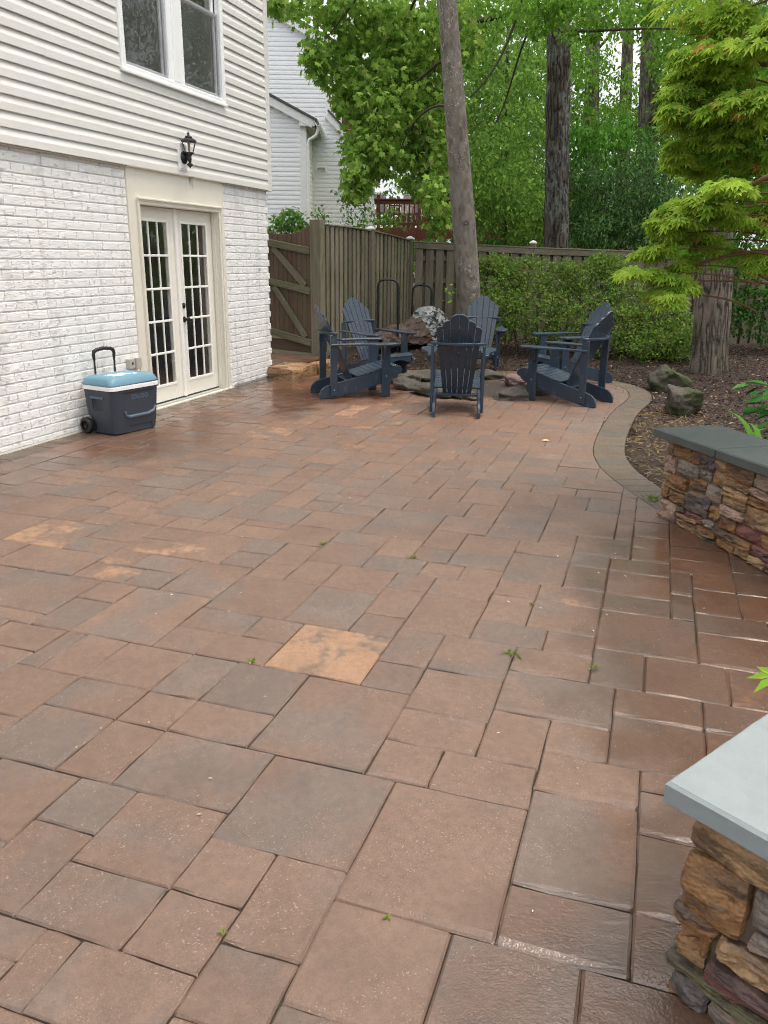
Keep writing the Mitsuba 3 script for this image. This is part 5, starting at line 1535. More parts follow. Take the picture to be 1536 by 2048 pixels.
def clapboards(parent, poly, d, z_lo, z_hi, r_lo, mt, r_hi=None):
    pg = Polygon(poly)
    z = z_lo
    while z < z_hi:
        cut = pg.intersection(LineString([(r_lo, z + NS * 0.55), (3, z + NS * 0.55)]))
        if not cut.is_empty:
            a, b = cut.bounds[0], cut.bounds[2] - 0.10
            if r_hi:
                b = min(b, r_hi)
            if b - a > 0.05:
                part(parent, "board", sweep_profile(NPROF, NP(a, d, z), NP(b, d, z), -NF, Z3), mt)
        z += NS


clapboards(w_main, main_poly, 22, 1.2, 8.2, -4.6, "siding_white")
clapboards(w_wing, wing_poly, 20.2, 1.6, 5.6, -4.4, "siding_white")
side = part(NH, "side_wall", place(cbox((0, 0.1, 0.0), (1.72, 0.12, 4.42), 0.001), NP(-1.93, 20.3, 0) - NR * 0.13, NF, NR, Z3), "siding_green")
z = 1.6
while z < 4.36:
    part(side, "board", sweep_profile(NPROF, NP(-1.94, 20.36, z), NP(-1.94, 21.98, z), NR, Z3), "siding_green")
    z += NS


def nbox(a, b, bev=0.006):
    return place(cbox((a[0], a[1], a[2]), (b[0], b[1], b[2]), bev), np.zeros(3), NR, NF, Z3)


part(NH, "corner_trim", nbox((-0.52, 21.955, 0.0), (-0.37, 22.07, 3.84)), "trim_white")
part(NH, "corner_trim", nbox((-1.58, 21.955, 4.88), (-1.43, 22.07, 6.42)), "trim_white")
part(NH, "corner_trim", nbox((-2.06, 20.155, 0.0), (-1.905, 20.30, 4.42)), "trim_white")


def rake(a, b, d, w, th, mt, name="rake_trim"):
    a, b = np.array(a), np.array(b)
    u = NR * (b - a)[0] + Z3 * (b - a)[1]; ln = np.linalg.norm(u); u /= ln
    up = np.cross(u, NF); up = up if up[2] > 0 else -up
    return part(NH, name, box_on(NP(a[0], d, a[1]), u, NF, up, (0, -0.05, -w), (ln, th, 0), 0.006), mt)


rake((-5.2, 8.44), (-1.28, 6.47), 21.9, 0.17, 0.14, "trim_white")
rake((-5.0, 6.12), (-1.70, 4.52), 20.1, 0.17, 0.14, "trim_white")
rake((-1.50, 4.98), (-0.30, 3.80), 21.92, 0.15, 0.12, "trim_white")
rake((-5.2, 8.50), (-1.22, 6.50), 21.86, 0.05, 6.0, "roof_shingle", "roof")
rake((-5.0, 6.18), (-1.64, 4.55), 20.06, 0.05, 1.95, "roof_shingle", "roof")
rake((-1.50, 5.04), (-0.24, 3.80), 21.88, 0.05, 5.0, "roof_shingle", "roof")
part(NH, "soffit", nbox((-1.93, 20.12, 4.37), (-1.70, 21.95, 4.395)), "soffit")
part(NH, "gable_return", nbox((-2.06, 20.06, 4.40), (-1.70, 20.16, 4.62)), "trim_white")
gp = [(0, 0), (0.012, -0.06), (0.04, -0.095), (0.10, -0.095), (0.125, -0.05), (0.125, 0.01), (0.112, 0.01), (0.108, -0.045), (0.09, -0.082), (0.045, -0.082), (0.02, -0.055), (0.012, 0.0)]
part(NH, "gutter", sweep_profile(np.array(gp), NP(-1.70, 20.05, 4.50), NP(-1.70, 21.95, 4.50), NR, Z3), "trim_white")
part(NH, "downspout", tube([NP(-1.63, 20.12, 4.41), NP(-1.63, 20.14, 4.33), NP(-1.68, 20.16, 4.22), NP(-1.84, 20.16, 4.12), NP(-1.87, 20.16, 4.02), NP(-1.87, 20.16, 1.0)], 0.038, 8), "trim_white", smooth=60)
part(NH, "vent", nbox((-1.83, 21.95, 3.63), (-1.58, 21.99, 3.73)), "trim_white")
part(NH, "vent_slot", nbox((-1.80, 21.944, 3.65), (-1.61, 21.95, 3.71), 0.002), "soffit")
part(NH, "side_shutter", nbox((-1.43, 22.10, 5.42), (-1.40, 22.9, 6.30)), "shutter")
part(NH, "side_shutter", nbox((-1.40, 22.12, 4.7), (-1.25, 22.50, 6.28)), "shutter")
part(NH, "side_downspout", tube([NP(-1.38, 22.08, 6.40), NP(-1.38, 22.08, 4.95), NP(-1.24, 22.05, 4.80)], 0.035, 8), "trim_white", smooth=60)
part(NH, "body", cat([nbox((-7.1, 22.13, 0), (-1.47, 27.8, 6.45), 0.01), nbox((-1.47, 22.13, 0), (-0.42, 27.0, 3.8), 0.01), nbox((-6.9, 20.33, 0), (-2.07, 21.9, 4.4), 0.01)]), "siding_green")
CHM = part(NH, "chimney", nbox((-1.29, 24.0, 2.0), (-0.75, 24.7, 7.0)), "mortar_grey")
z = 4.4
k = 0
while z < 6.95:
    for q in range(-1, 4):
        a = -1.29 + q * 0.21 + (0.105 if k % 2 else 0)
        a0, a1 = max(a + 0.005, -1.292), min(a + 0.20, -0.748)
        if a1 - a0 > 0.03:
            part(CHM, "brick", nbox((a0, 23.988, z), (a1, 24.02, z + 0.062), 0.003), "red_brick")
    z += 0.073
    k += 1
part(CHM, "crown", nbox((-1.33, 23.95, 6.99), (-0.71, 24.75, 7.08)), "mortar_grey")

DK = thing("raised_deck", "dark red stained raised deck with a baluster railing behind the fence", "deck")


def dplank(name, a, b, mt="deck_stain", along=0):
    lo, hi = np.minimum(a, b), np.maximum(a, b)
    plank(DK, name, np.zeros(3), NR, NF, Z3, lo, hi, mt, b=0.005, along=along)


dplank("rim_board", (-0.37, 23.0, 2.05), (3.2, 23.04, 2.33))
for q in range(18):
    dplank("deck_board", (-0.37, 23.05 + q * 0.145, 2.30), (3.2, 23.185 + q * 0.145, 2.328))
for r in (-0.30, 0.80, 1.40, 2.5):
    dplank("post", (r, 22.98, 0.2), (r + 0.09, 23.07, 3.16), along=2)
dplank("top_rail", (-0.37, 22.95, 3.03), (3.2, 23.10, 3.07))
dplank("under_rail", (-0.37, 22.99, 2.93), (3.2, 23.03, 3.028))
dplank("bottom_rail", (-0.37, 22.99, 2.40), (3.2, 23.03, 2.47))
r = -0.25
while r < 2.6:
    dplank("baluster", (r, 22.995, 2.34), (r + 0.036, 23.031, 3.0), along=2)
    r += 0.135
dplank("back_rail", (-0.37, 25.6, 3.0), (3.2, 25.7, 3.07))
r = -0.3
while r < 2.6:
    dplank("back_baluster", (r, 25.63, 2.34), (r + 0.04, 25.67, 3.0), along=2)
    r += 0.15
for r in (1.05, 2.6):
    dplank("back_post", (r, 25.60, 2.3), (r + 0.12, 25.72, 3.35), along=2)
dplank("lattice_panel", (1.5, 25.55, 2.33), (2.6, 25.6, 3.3), along=2)


def patio_chair(r, d, turn, cush, label):
    t = thing("deck_chair", label, "chair", "metal chairs on the raised deck")
    c_, s_ = math.cos(turn), math.sin(turn)
    P = lambda x, y, z: NP(r + c_ * x - s_ * y, d + s_ * x + c_ * y, 2.33 + z)
    for s in (-1, 1):
        part(t, "side_frame", tube([P(s * .27, -.28, 0.0), P(s * .27, -.25, .40), P(s * .27, -.2, .62), P(s * .27, .2, .62), P(s * .27, .28, .40), P(s * .27, .34, 0.02)], 0.014, 6), "metal_light", smooth=60)
        part(t, "back_frame", tube([P(s * .24, .18, .38), P(s * .24, .32, .75), P(s * .24, .38, .98)], 0.014, 6), "metal_light", smooth=60)
    part(t, "back_bar", tube([P(-.24, .38, .98), P(.24, .38, .98)], 0.014, 6), "metal_light", smooth=60)
    ax_, ay_ = NR * c_ + NF * s_, -NR * s_ + NF * c_
    part(t, "seat_cushion", box_on(P(0, 0, .40), ax_, ay_, Z3, (-.24, -.26, 0), (.24, .22, .07), 0.02), cush)
    tb = ay_ * 0.34 + Z3 * 0.94
    part(t, "back_cushion", box_on(P(0, .22, .46), ax_, tb, np.cross(ax_, tb), (-.23, 0, -.03), (.23, .52, .03), 0.02), cush)


patio_chair(0.02, 24.2, 0.9, "cushion_grey", "grey cushioned metal chair at the left end of the raised deck")
patio_chair(0.45, 24.5, -0.6, "metal_light", "pale slung metal chair in the middle of the raised deck")
patio_chair(1.05, 24.0, 0.5, "cushion_grey", "metal chair with curved arms at the right of the raised deck")


# ---------------------------------------------------------------- trees and plants
vr = np.random.default_rng(99)


def trunk(parent, P, R, mt, seed, n=36, step=0.10, rough=0.06, flare=0.0, name="trunk", groove=0.0):
    """tapered trunk along the points P with uneven bark; uv in metres"""
    P = np.asarray(P, float)
    s = np.r_[0, np.cumsum(np.linalg.norm(np.diff(P, axis=0), axis=1))]
    m = max(3, int(s[-1] / step))
    t = np.linspace(0, s[-1], m)
    C_ = np.stack([np.interp(t, s, P[:, k]) for k in range(3)], 1)
    R_ = np.interp(t, s, R)
    if flare:
        R_ = R_ * (1 + flare * np.exp(-t / 0.22))
    base = tube(C_, R_, n, caps=False)
    v = np.array(base.vertices).reshape(m, n, 3)
    d = v - C_[:, None]
    ln = np.linalg.norm(d, axis=2, keepdims=True)
    u = d / ln
    g = np.arange(n) * 2 * np.pi / n
    q = np.stack(np.broadcast_arrays(np.cos(g)[None, :] * 2.2, np.sin(g)[None, :] * 2.2, t[:, None] * 0.9), -1)
    dr_ = (meshkit.fbm(q + seed, 4, seed) - 0.5) * 2 * rough
    if groove:
        qq = np.stack(np.broadcast_arrays(np.cos(g)[None, :] * 6, np.sin(g)[None, :] * 6, t[:, None] * 1.6), -1)
        dr_ = dr_ - groove * (0.5 - np.abs(meshkit.fbm(qq + seed, 2, seed + 1) - 0.5)) ** 2 * 2
    if flare:
        dr_ = dr_ + np.exp(-t / 0.25)[:, None] * 0.22 * np.cos(g * 5 + seed)[None, :] * 0.5
    v = C_[:, None] + d * (1 + dr_[..., None])
    rm = float(np.mean(R_))
    uv = np.stack(np.broadcast_arrays(g[None, :] * rm + seed, t[:, None] + 0 * g[None, :]), -1).reshape(-1, 2)
    V = np.vstack([v.reshape(-1, 3)])
    return part(parent, name, TM(V, base.faces), mt, smooth=True, uv=uv)


def limb(parent, P, r0, r1, mt="twig", name="limb", n=7):
    P = smooth_curve(P, max(6, 4 * len(P))) if len(P) > 2 else np.asarray(P, float)
    return part(parent, name, tube(P, np.linspace(r0, r1, len(P)), n), mt, smooth=True)


def clump_points(L, n_clump, r):
    """break big foliage volumes into many small sprays: centres of sprays on and in the ellipsoids"""
    C_, K_ = [], []
    for (x, y, z, rx, rz, ry, n) in L:
        m = max(4, int(n / n_clump))
        d = r.normal(size=(m, 3)); d /= np.linalg.norm(d, axis=1, keepdims=True)
        rad = r.random((m, 1)) ** 0.4
        p = d * rad
        C_.append(np.array([x, y, z]) + NR * p[:, :1] * rx + NF * p[:, 1:2] * ry + Z3 * p[:, 2:3] * rz)
        K_.append(np.full(m, n_clump))
    return np.vstack(C_), np.concatenate(K_)


def crown(parent, L, kind, size, n_clump, clump_r, ca, cb, mt, r, droop=0.5, flat=0.5, tilt=0.5, accent=None, pa=0.0, dark=0.25, mult=1.0, name="crown", outward=0.6, **kw):
    L = [(*q[:6], int(q[6] * mult)) for q in L]
    C_, K_ = clump_points(L, n_clump, r)
    P, A, U_, S = spray(r, C_, np.full(len(C_), clump_r) * r.uniform(0.7, 1.2, len(C_)), K_, size, droop, flat, outward, tilt)
    return leaf_part(parent, name, kind, P, A, U_, S, mt, hues(len(P), ca, cb, r, dark, accent, pa), **kw)


tulip = [(-5.74,13.9,5.36,1.03,0.36,0.9,900),(-5.71,13.38,4.6,0.27,0.42,0.5,420),(-5.58,11.85,4.91,0.31,0.2,0.5,260),(-5.2,14.6,5.3,0.87,0.6,1.0,1000),(-4.67,15.31,4.92,0.86,1.05,1.2,1700),(-4.87,14.19,4.06,0.73,0.7,1.1,1500),(-4.27,14.92,3.55,0.54,0.97,1.0,1400),(-4.85,13.77,3.31,0.55,0.57,0.9,1000),(-4.97,13.31,2.83,0.21,0.41,0.5,320),(-3.66,13.54,2.42,0.18,0.5,0.4,260),(-5.43,14.0,4.47,0.32,0.43,0.6,380),(-3.74,14.56,5.15,0.47,0.56,0.8,500)]
woodsL = [(-4.14,19.7,6.07,1.0,1.25,2.0,1300),(-3.8,19.81,4.67,1.13,1.0,2.0,1600),(-3.65,18.81,3.42,0.95,0.95,2.0,1700),(-3.2,18.43,2.57,1.04,0.64,1.6,1500),(-4.67,19.52,4.97,0.63,1.38,1.6,1200),(-4.14,18.12,2.77,0.52,0.81,1.4,900),(-3.36,21.01,5.69,0.79,1.58,1.6,1000),(-6.14,17.98,2.36,0.71,0.36,1.0,300)]
woodsR = [(-1.71,19.03,3.11,0.64,0.7,1.0,1400),(-0.75,18.92,2.89,0.85,0.8,1.1,2200),(-0.98,18.64,2.23,1.24,0.43,1.0,2000),(-0.22,19.52,3.52,0.52,0.82,1.0,1000),(-2.01,20.4,3.97,0.63,0.63,1.2,900),(-0.19,18.69,2.38,0.56,0.56,0.9,900)]
canopy = [(-2.16,14.03,5.25,0.61,0.26,1.2,600),(-1.61,15.27,5.47,0.75,0.36,1.2,700),(-0.8,16.59,5.7,0.7,0.36,1.2,600),(-0.11,17.87,5.68,0.75,0.75,1.4,900),(-3.13,15.82,5.71,0.7,0.4,1.4,600),(-2.48,24.46,6.77,0.68,0.9,1.5,350),(-1.91,26.76,6.18,0.98,0.81,1.5,420),(-1.95,24.64,5.08,0.9,0.6,1.5,600),(-0.4,23.04,6.14,0.62,1.1,1.6,800),(-0.38,23.05,4.92,0.62,0.83,1.6,900),(-2.8,24.36,5.93,0.38,1.35,1.4,500)]
azalea = [(-2.45,13.52,1.23,0.47,0.34),(-1.85,13.92,1.19,0.65,0.39),(-1.21,14.14,1.12,0.65,0.39),(-0.64,14.11,1.02,0.51,0.38),(-0.22,13.83,0.81,0.5,0.37),(0.17,13.75,0.75,0.41,0.37),(-2.42,13.1,0.78,0.37,0.5),(-1.8,13.31,0.63,0.58,0.5),(-1.19,13.51,0.64,0.58,0.5),(-0.56,13.51,0.5,0.57,0.45),(0.13,13.53,0.45,0.44,0.36),(-0.94,14.44,1.48,0.35,0.18),(-2.65,13.66,1.46,0.26,0.16)]
jm = [(0.23,4.92,2.72,0.17,0.09),(0.09,5.09,2.72,0.14,0.07),(0.29,4.84,2.54,0.17,0.08),(0.11,4.99,2.53,0.18,0.08),(-0.02,5.05,2.5,0.12,0.05),(0.22,4.81,2.36,0.2,0.07),(0.06,5.08,2.38,0.15,0.05),(-0.05,5.15,2.31,0.09,0.04),(0.34,4.96,2.26,0.14,0.06),(0.16,5.22,2.24,0.18,0.07),(0.01,5.27,2.16,0.11,0.05),(0.32,5.48,2.15,0.19,0.08),(0.14,5.52,2.1,0.15,0.05),(0.0,5.48,2.14,0.08,0.04),(0.35,4.64,2.35,0.11,0.07),(0.32,4.53,2.58,0.11,0.08),(0.35,4.54,1.93,0.13,0.05),(0.22,4.6,1.88,0.13,0.05),(0.1,4.67,1.85,0.12,0.04),(-0.0,4.74,1.8,0.1,0.04),(0.34,4.85,1.84,0.17,0.06),(0.2,4.81,1.79,0.14,0.05),(0.06,4.87,1.71,0.12,0.05),(-0.01,4.84,1.62,0.1,0.03),(0.17,5.01,1.67,0.12,0.05),(-0.07,4.82,1.49,0.12,0.03),(0.04,4.96,1.45,0.13,0.05),(-0.03,4.94,1.37,0.1,0.05),(0.04,4.97,1.53,0.1,0.04),(0.46,5.0,1.8,0.12,0.07),(0.52,5.44,1.57,0.14,0.07),(0.43,5.2,2.14,0.12,0.09)]

# --- pale trunk with the hanging broad leaves on its left
t = thing("tree", "tree with a pale grey trunk leaning left before the fence, lobed leaves hanging beside it", "tree", "trees at and beyond the fence")
trunk(t, [(-2.74, 12.30, -0.1), (-2.74, 12.27, 0.5), (-2.75, 12.25, 1.0), (-2.86, 12.22, 2.0), (-2.98, 12.18, 3.0), (-3.20, 12.11, 4.9), (-3.5, 12.0, 7.5), (-3.8, 12.0, 10.5)], [0.200, 0.186, 0.178, 0.170, 0.160, 0.128, 0.115, 0.07], "bark_pale", 3, flare=0.28, rough=0.05)
for P, a, b in (([(-3.10, 12.15, 3.95), (-3.45, 12.9, 4.35), (-3.95, 13.6, 4.30), (-4.6, 14.1, 4.0), (-4.9, 14.3, 3.3)], 0.035, 0.008), ([(-3.0, 12.2, 3.35), (-3.6, 13.0, 3.75), (-4.1, 13.4, 3.5), (-4.35, 13.6, 2.9)], 0.028, 0.006),
                ([(-3.3, 12.1, 5.6), (-4.2, 12.9, 5.8), (-5.0, 13.4, 5.4), (-5.6, 13.4, 4.8)], 0.04, 0.008), ([(-3.25, 12.1, 5.2), (-3.9, 13.4, 5.5), (-4.6, 14.6, 5.2), (-4.9, 15.2, 4.4)], 0.04, 0.008), ([(-5.0, 13.4, 5.4), (-5.4, 12.5, 5.2), (-5.6, 11.9, 4.95)], 0.015, 0.005),
                ([(-4.6, 14.1, 4.0), (-4.8, 13.6, 3.4), (-4.95, 13.35, 2.9)], 0.010, 0.004), ([(-3.9, 13.2, 3.5), (-3.75, 13.5, 2.9), (-3.66, 13.55, 2.4)], 0.010, 0.004), ([(-3.6, 12.0, 8.2), (-2.4, 13.2, 7.4), (-2.55, 14.4, 5.7), (-2.87, 14.32, 4.65), (-3.31, 14.18, 4.07)], 0.05, 0.012)):
    limb(t, P, a, b)
tulip = [(-5.65, 13.9, 5.42, 0.85, 0.26, 0.9, 520), (-5.68, 13.38, 4.62, 0.20, 0.36, 0.45, 300), (-5.60, 11.85, 4.98, 0.24, 0.12, 0.4, 90)] + tulip[3:]
crown(t, tulip, "maple", 0.135, 9, 0.16, (0.135, 0.270, 0.044), (0.300, 0.465, 0.090), "leaf", vr, droop=0.9, flat=0.8, tilt=0.75, accent=(0.34, 0.42, 0.12), pa=0.06, dark=0.32, mult=1.25)
crown(t, [(-4.4, 13.4, 8.6, 1.9, 1.2, 1.6, 600), (-3.4, 13.0, 10.2, 2.0, 1.4, 1.8, 700)], "maple", 0.22, 9, 0.30, (0.060, 0.150, 0.022), (0.140, 0.27, 0.045), "leaf", vr, droop=0.6, flat=0.7, name="upper_crown")

for kx, ky, kz in ((-2.80, 12.075, 2.05), (-2.95, 12.045, 3.3)):
    part(t, "knot", place(lathe([(0, 0.0), (0.012, 0.0), (0.016, 0.012), (0.030, 0.016), (0.044, 0.006), (0.055, -0.015), (0.06, -0.04)], 14), (kx, ky, kz), NR, Z3, -NF), "bark_pale", smooth=True, uv=None)

q_ = np.array([-2.98, 12.08, 1.05]) + vr.normal(0, 0.06, (16, 3))
leaf_part(t, "sucker_leaves", "oval", q_, vr.normal(size=(16, 3)) + np.array([-0.8, -0.3, -0.3]), np.array([0, -0.4, 1.0]) + vr.normal(0, 0.4, (16, 3)), vr.uniform(0.05, 0.09, 16), "leaf_bright", hues(16, (0.16, 0.32, 0.04), (0.28, 0.44, 0.08), vr))

# --- dark lichened trunk beyond the fence
t = thing("tree", "tree with a tall dark trunk patched with pale green lichen, straight behind the fence", "tree", "trees at and beyond the fence")
trunk(t, [(-2.02, 17.24, -0.1), (-2.12, 17.2, 1.9), (-2.24, 17.15, 3.9), (-2.36, 17.12, 5.8), (-2.6, 17.1, 9.0), (-2.8, 17.1, 13.0)], [0.275, 0.250, 0.238, 0.222, 0.19, 0.12], "bark_dark", 11, flare=0.2, rough=0.07, groove=0.10, n=48, step=0.07)
limb(t, [(-2.4, 17.1, 6.3), (-3.0, 17.3, 5.6), (-3.4, 17.7, 4.6), (-3.74, 17.72, 3.98)], 0.03, 0.010)
limb(t, [(-2.45, 17.1, 7.2), (-3.1, 16.2, 5.8), (-3.55, 14.9, 5.35), (-3.8, 14.2, 5.1)], 0.075, 0.03)
limb(t, [(-2.3, 17.1, 5.9), (-1.6, 15.2, 5.15), (-0.9, 14.45, 4.96), (0.09, 14.78, 4.96)], 0.035, 0.014)
crown(t, canopy[:5], "oval", 0.115, 9, 0.17, (0.105, 0.240, 0.034), (0.240, 0.430, 0.070), "leaf", vr, droop=0.6, flat=0.6, tilt=0.6, mult=1.5)
crown(t, [(-2.6, 17.2, 11.0, 2.4, 1.6, 2.0, 800)], "oval", 0.20, 9, 0.32, (0.06, 0.15, 0.022), (0.14, 0.27, 0.045), "leaf", vr, droop=0.5, flat=0.6, name="upper_crown")

# --- ridged trunk at the right, inside the yard
t = thing("tree", "tree with a thick brown ridged trunk standing in the mulch behind the boulders", "tree", "trees at and beyond the fence")
trunk(t, [(0.76, 12.38, -0.1), (0.74, 12.38, 0.35), (0.69, 12.36, 1.3), (0.60, 12.32, 2.2), (0.52, 12.28, 3.0), (0.40, 12.2, 6.0), (0.4, 12.2, 10.0)], [0.265, 0.252, 0.238, 0.212, 0.195, 0.17, 0.11], "bark_ridge", 21, flare=0.13, rough=0.05, groove=0.10, n=52, step=0.06)
limb(t, [(0.4, 12.2, 7.0), (1.6, 11.8, 8.2), (3.0, 11.5, 8.6)], 0.06, 0.02)
limb(t, [(0.4, 12.2, 6.2), (-0.6, 13.0, 7.4), (-1.4, 13.6, 7.9)], 0.06, 0.02)
crown(t, [(1.9, 11.6, 8.6, 2.2, 1.2, 1.8, 600), (0.6, 12.8, 10.4, 2.2, 1.5, 2.0, 700), (4.2, 12.0, 7.8, 1.8, 1.1, 2.0, 600)], "oval", 0.20, 9, 0.32, (0.06, 0.15, 0.022), (0.14, 0.27, 0.045), "leaf", vr, droop=0.5, flat=0.6)

# --- far trunks
FT = [([(-0.62, 22.95, 0), (-0.75, 22.92, 4.57), (-0.98, 22.85, 7.5), (-1.2, 22.8, 13)], [0.30, 0.25, 0.21, 0.14], "tree with a brown trunk seen against the sky gap, right of the lichened trunk", canopy[8:10]),
      ([(-2.2, 26.6, 0), (-2.45, 26.58, 4.7), (-2.63, 26.52, 7.2), (-2.8, 26.5, 13)], [0.26, 0.23, 0.21, 0.12], "tree with a short stretch of trunk visible in the sky gap beside the lichened trunk", canopy[5:6] + canopy[10:11]),
      ([(-1.4, 27.95, 0), (-1.59, 27.92, 5.0), (-1.77, 27.86, 8.1), (-1.9, 27.8, 14)], [0.22, 0.19, 0.16, 0.1], "slender far tree whose trunk crosses the lower sky gap", canopy[6:8])]
for k, (P, R, lab, L) in enumerate(FT):
    t = thing("tree", lab, "tree", "trees at and beyond the fence")
    trunk(t, P, R, "bark_far", 31 + k, n=20, step=0.15)
    limb(t, [P[2], (P[2][0] + 0.8, P[2][1] + 0.2, P[2][2] + 0.9)], 0.05, 0.02)
    crown(t, L, "oval", 0.13, 9, 0.22, (0.095, 0.225, 0.034), (0.235, 0.420, 0.075), "leaf", vr, droop=0.6, flat=0.6, tilt=0.6, mult=1.9)
    crown(t, [(P[3][0], P[3][1], 13.0, 2.4, 1.8, 2.2, 500)], "oval", 0.26, 8, 0.4, (0.06, 0.15, 0.022), (0.14, 0.27, 0.045), "leaf", vr, name="upper_crown")

# --- undergrowth trees filling the view beyond the fence
t = thing("understory_tree", "bright green drooping young tree between the pale trunk and the lichened trunk", "tree", "undergrowth beyond the fence")
trunk(t, [(-3.55, 19.4, 0), (-3.6, 19.4, 2.5), (-3.8, 19.6, 6.5)], [0.07, 0.06, 0.03], "bark_far", 51, n=10, step=0.3)
crown(t, woodsL[:7], "oval", 0.118, 10, 0.22, (0.120, 0.250, 0.048), (0.280, 0.455, 0.095), "leaf", vr, droop=0.55, flat=0.7, tilt=0.7, dark=0.35, mult=1.7)
t = thing("understory_shrub", "low pale green bush at the foot of the raised deck", "shrub", "undergrowth beyond the fence")
crown(t, woodsL[7:], "oval", 0.10, 9, 0.16, (0.08, 0.18, 0.03), (0.17, 0.30, 0.06), "leaf", vr, droop=0.5)
t = thing("understory_shrub", "dark glossy evergreen bush with narrow leaves behind the fence, right of the lichened trunk", "shrub", "undergrowth beyond the fence")
for q in range(5):
    limb(t, [(-0.9 + 0.2 * q, 19.0, 0.0), (-1.1 + 0.3 * q, 18.9, 1.5), (-1.4 + 0.4 * q, 18.9, 3.0)], 0.03, 0.01, name="stem")
crown(t, woodsR[:4], "lance", 0.125, 11, 0.19, (0.052, 0.122, 0.038), (0.130, 0.235, 0.080), "leaf_glossy", vr, droop=0.6, flat=0.7, tilt=0.7, dark=0.4, mult=1.35)
t = thing("understory_tree", "leafy young tree behind the evergreen bush, below the sky gap", "tree", "undergrowth beyond the fence")
trunk(t, [(-1.9, 20.8, 0), (-1.95, 20.7, 2.5), (-2.0, 20.5, 4.6)], [0.06, 0.05, 0.02], "bark_far", 52, n=10, step=0.3)
crown(t, [woodsR[4], (-1.3, 21.2, 4.1, 0.9, 0.7, 1.2, 900), (-2.3, 20.6, 2.8, 0.7, 0.8, 1.0, 700)], "oval", 0.13, 10, 0.22, (0.055, 0.165, 0.024), (0.140, 0.310, 0.052), "leaf", vr, droop=0.8, mult=1.2)
t = thing("understory_shrub", "small leaved bush against the fence, left of the ridged trunk", "shrub", "undergrowth beyond the fence")
crown(t, woodsR[5:], "lance", 0.11, 11, 0.16, (0.030, 0.10, 0.02), (0.08, 0.19, 0.04), "leaf_glossy", vr, droop=0.8, mult=1.2)
t = thing("understory_shrub", "dark shaded bushes along the fence to the right of the ridged trunk", "shrub", "undergrowth beyond the fence")
crown(t, [(1.5, 14.6, 1.0, 0.7, 0.8, 0.8, 1500), (2.6, 14.8, 1.1, 0.9, 0.9, 0.9, 1300), (1.2, 15.2, 2.2, 0.6, 0.7, 0.6, 900), (2.0, 15.6, 2.7, 0.9, 0.9, 0.8, 1100), (3.6, 15.0, 1.6, 1.0, 1.2, 0.9, 900)], "oval", 0.085, 10, 0.16, (0.030, 0.085, 0.018), (0.075, 0.165, 0.035), "leaf_glossy", vr, droop=0.6, mult=1.2)

far = []
for k in range(70):      # low growth right behind the fence, and what stands behind the deck
    x = vr.uniform(-4.5, 7.0); y = vr.uniform(18.2, 21.5) + max(x, 0) * 0.33
    far.append((x, y, vr.uniform(0.4, 2.1), vr.uniform(0.6, 1.0), vr.uniform(0.5, 0.9), 0.8, 110))
for k in range(80):
    far.append((vr.uniform(-10.5, -3.5), vr.uniform(27.5, 33), vr.uniform(1.0, 9.0), 1.2, 1.0, 1.0, 120))
for k in range(330):
    x = vr.uniform(-13, 16); y = vr.uniform(29, 46)
    gap = -0.125 < (x - (-1.9 - (y - 25) * 0.115)) / y < 0.055
    z = vr.uniform(0.5, 5.2 if gap else 14.0) * (y / 36)
    far.append((x, y, z, vr.uniform(1.2, 2.2), vr.uniform(0.9, 1.6), 1.2, 120))
for k in range(90):
    x = vr.uniform(0.6, 9); y = vr.uniform(18.5, 28)
    far.append((x, y, vr.uniform(0.5, 9.0), vr.uniform(0.8, 1.4), vr.uniform(0.7, 1.2), 1.0, 120))
for k in range(40):
    x = vr.uniform(-5.0, -1.8); y = vr.uniform(22.5, 28)
    far.append((x, y, vr.uniform(0.5, 7.5 if x < -3.2 else 4.2), vr.uniform(0.8, 1.3), vr.uniform(0.7, 1.1), 1.0, 110))
C_, K_ = clump_points(far, 8, vr)
P, A, U_, S = spray(vr, C_, np.full(len(C_), 0.45), K_, 0.30, 0.8, 0.7, 0.6, 0.6)
S = S * np.clip((P @ NF - 10) / 22, 0.36, 1)
v_, f_, k_ = leaves("oval", P, A, U_, S)
key = part(None, "far_woods", TM(v_, f_), "leaf", color=np.repeat(hues(len(P), (0.075, 0.165, 0.038), (0.195, 0.325, 0.080), vr, 0.3), k_, axis=0))
labels[key] = {"label": "dense green wood far beyond the fence", "category": "woods", "kind": "stuff"}

# --- azalea mound
t = thing("azalea_bush", "wide yellow green azalea bush filling the bed behind the right hand chairs", "shrub")
for k in range(26):
    a = vr.uniform(0, 6.28); x, y = vr.uniform(-2.4, 0.3), vr.uniform(13.2, 14.0)
    limb(t, [(x, y, 0.0), (x + 0.15 * math.cos(a), y + 0.1 * math.sin(a), 0.45), (x + 0.4 * math.cos(a), y + 0.25 * math.sin(a), vr.uniform(0.8, 1.25))], 0.012, 0.004, name="stem", n=5)
mound = [(x, y, z, rx * 1.05, rz * 1.05, 0.45, 1950) for (x, y, z, rx, rz) in [(x, y, z - 0.16 * max(0.0, min(1.0, (x + 0.9) / 0.8)), rx, rz) for (x, y, z, rx, rz) in azalea]] + [(-1.5, 14.0, 1.42, 0.25, 0.14, 0.3, 420), (-2.1, 13.8, 1.5, 0.2, 0.12, 0.25, 300), (0.42, 13.3, 0.42, 0.45, 0.36, 0.5, 1500), (-0.1, 13.2, 0.35, 0.5, 0.3, 0.45, 1300)]
crown(t, mound, "oval", 0.058, 11, 0.095, (0.080, 0.170, 0.034), (0.235, 0.345, 0.078), "leaf", vr, droop=0.1, flat=0.7, tilt=0.7, accent=(0.20, 0.12, 0.04), pa=0.03, dark=0.3)

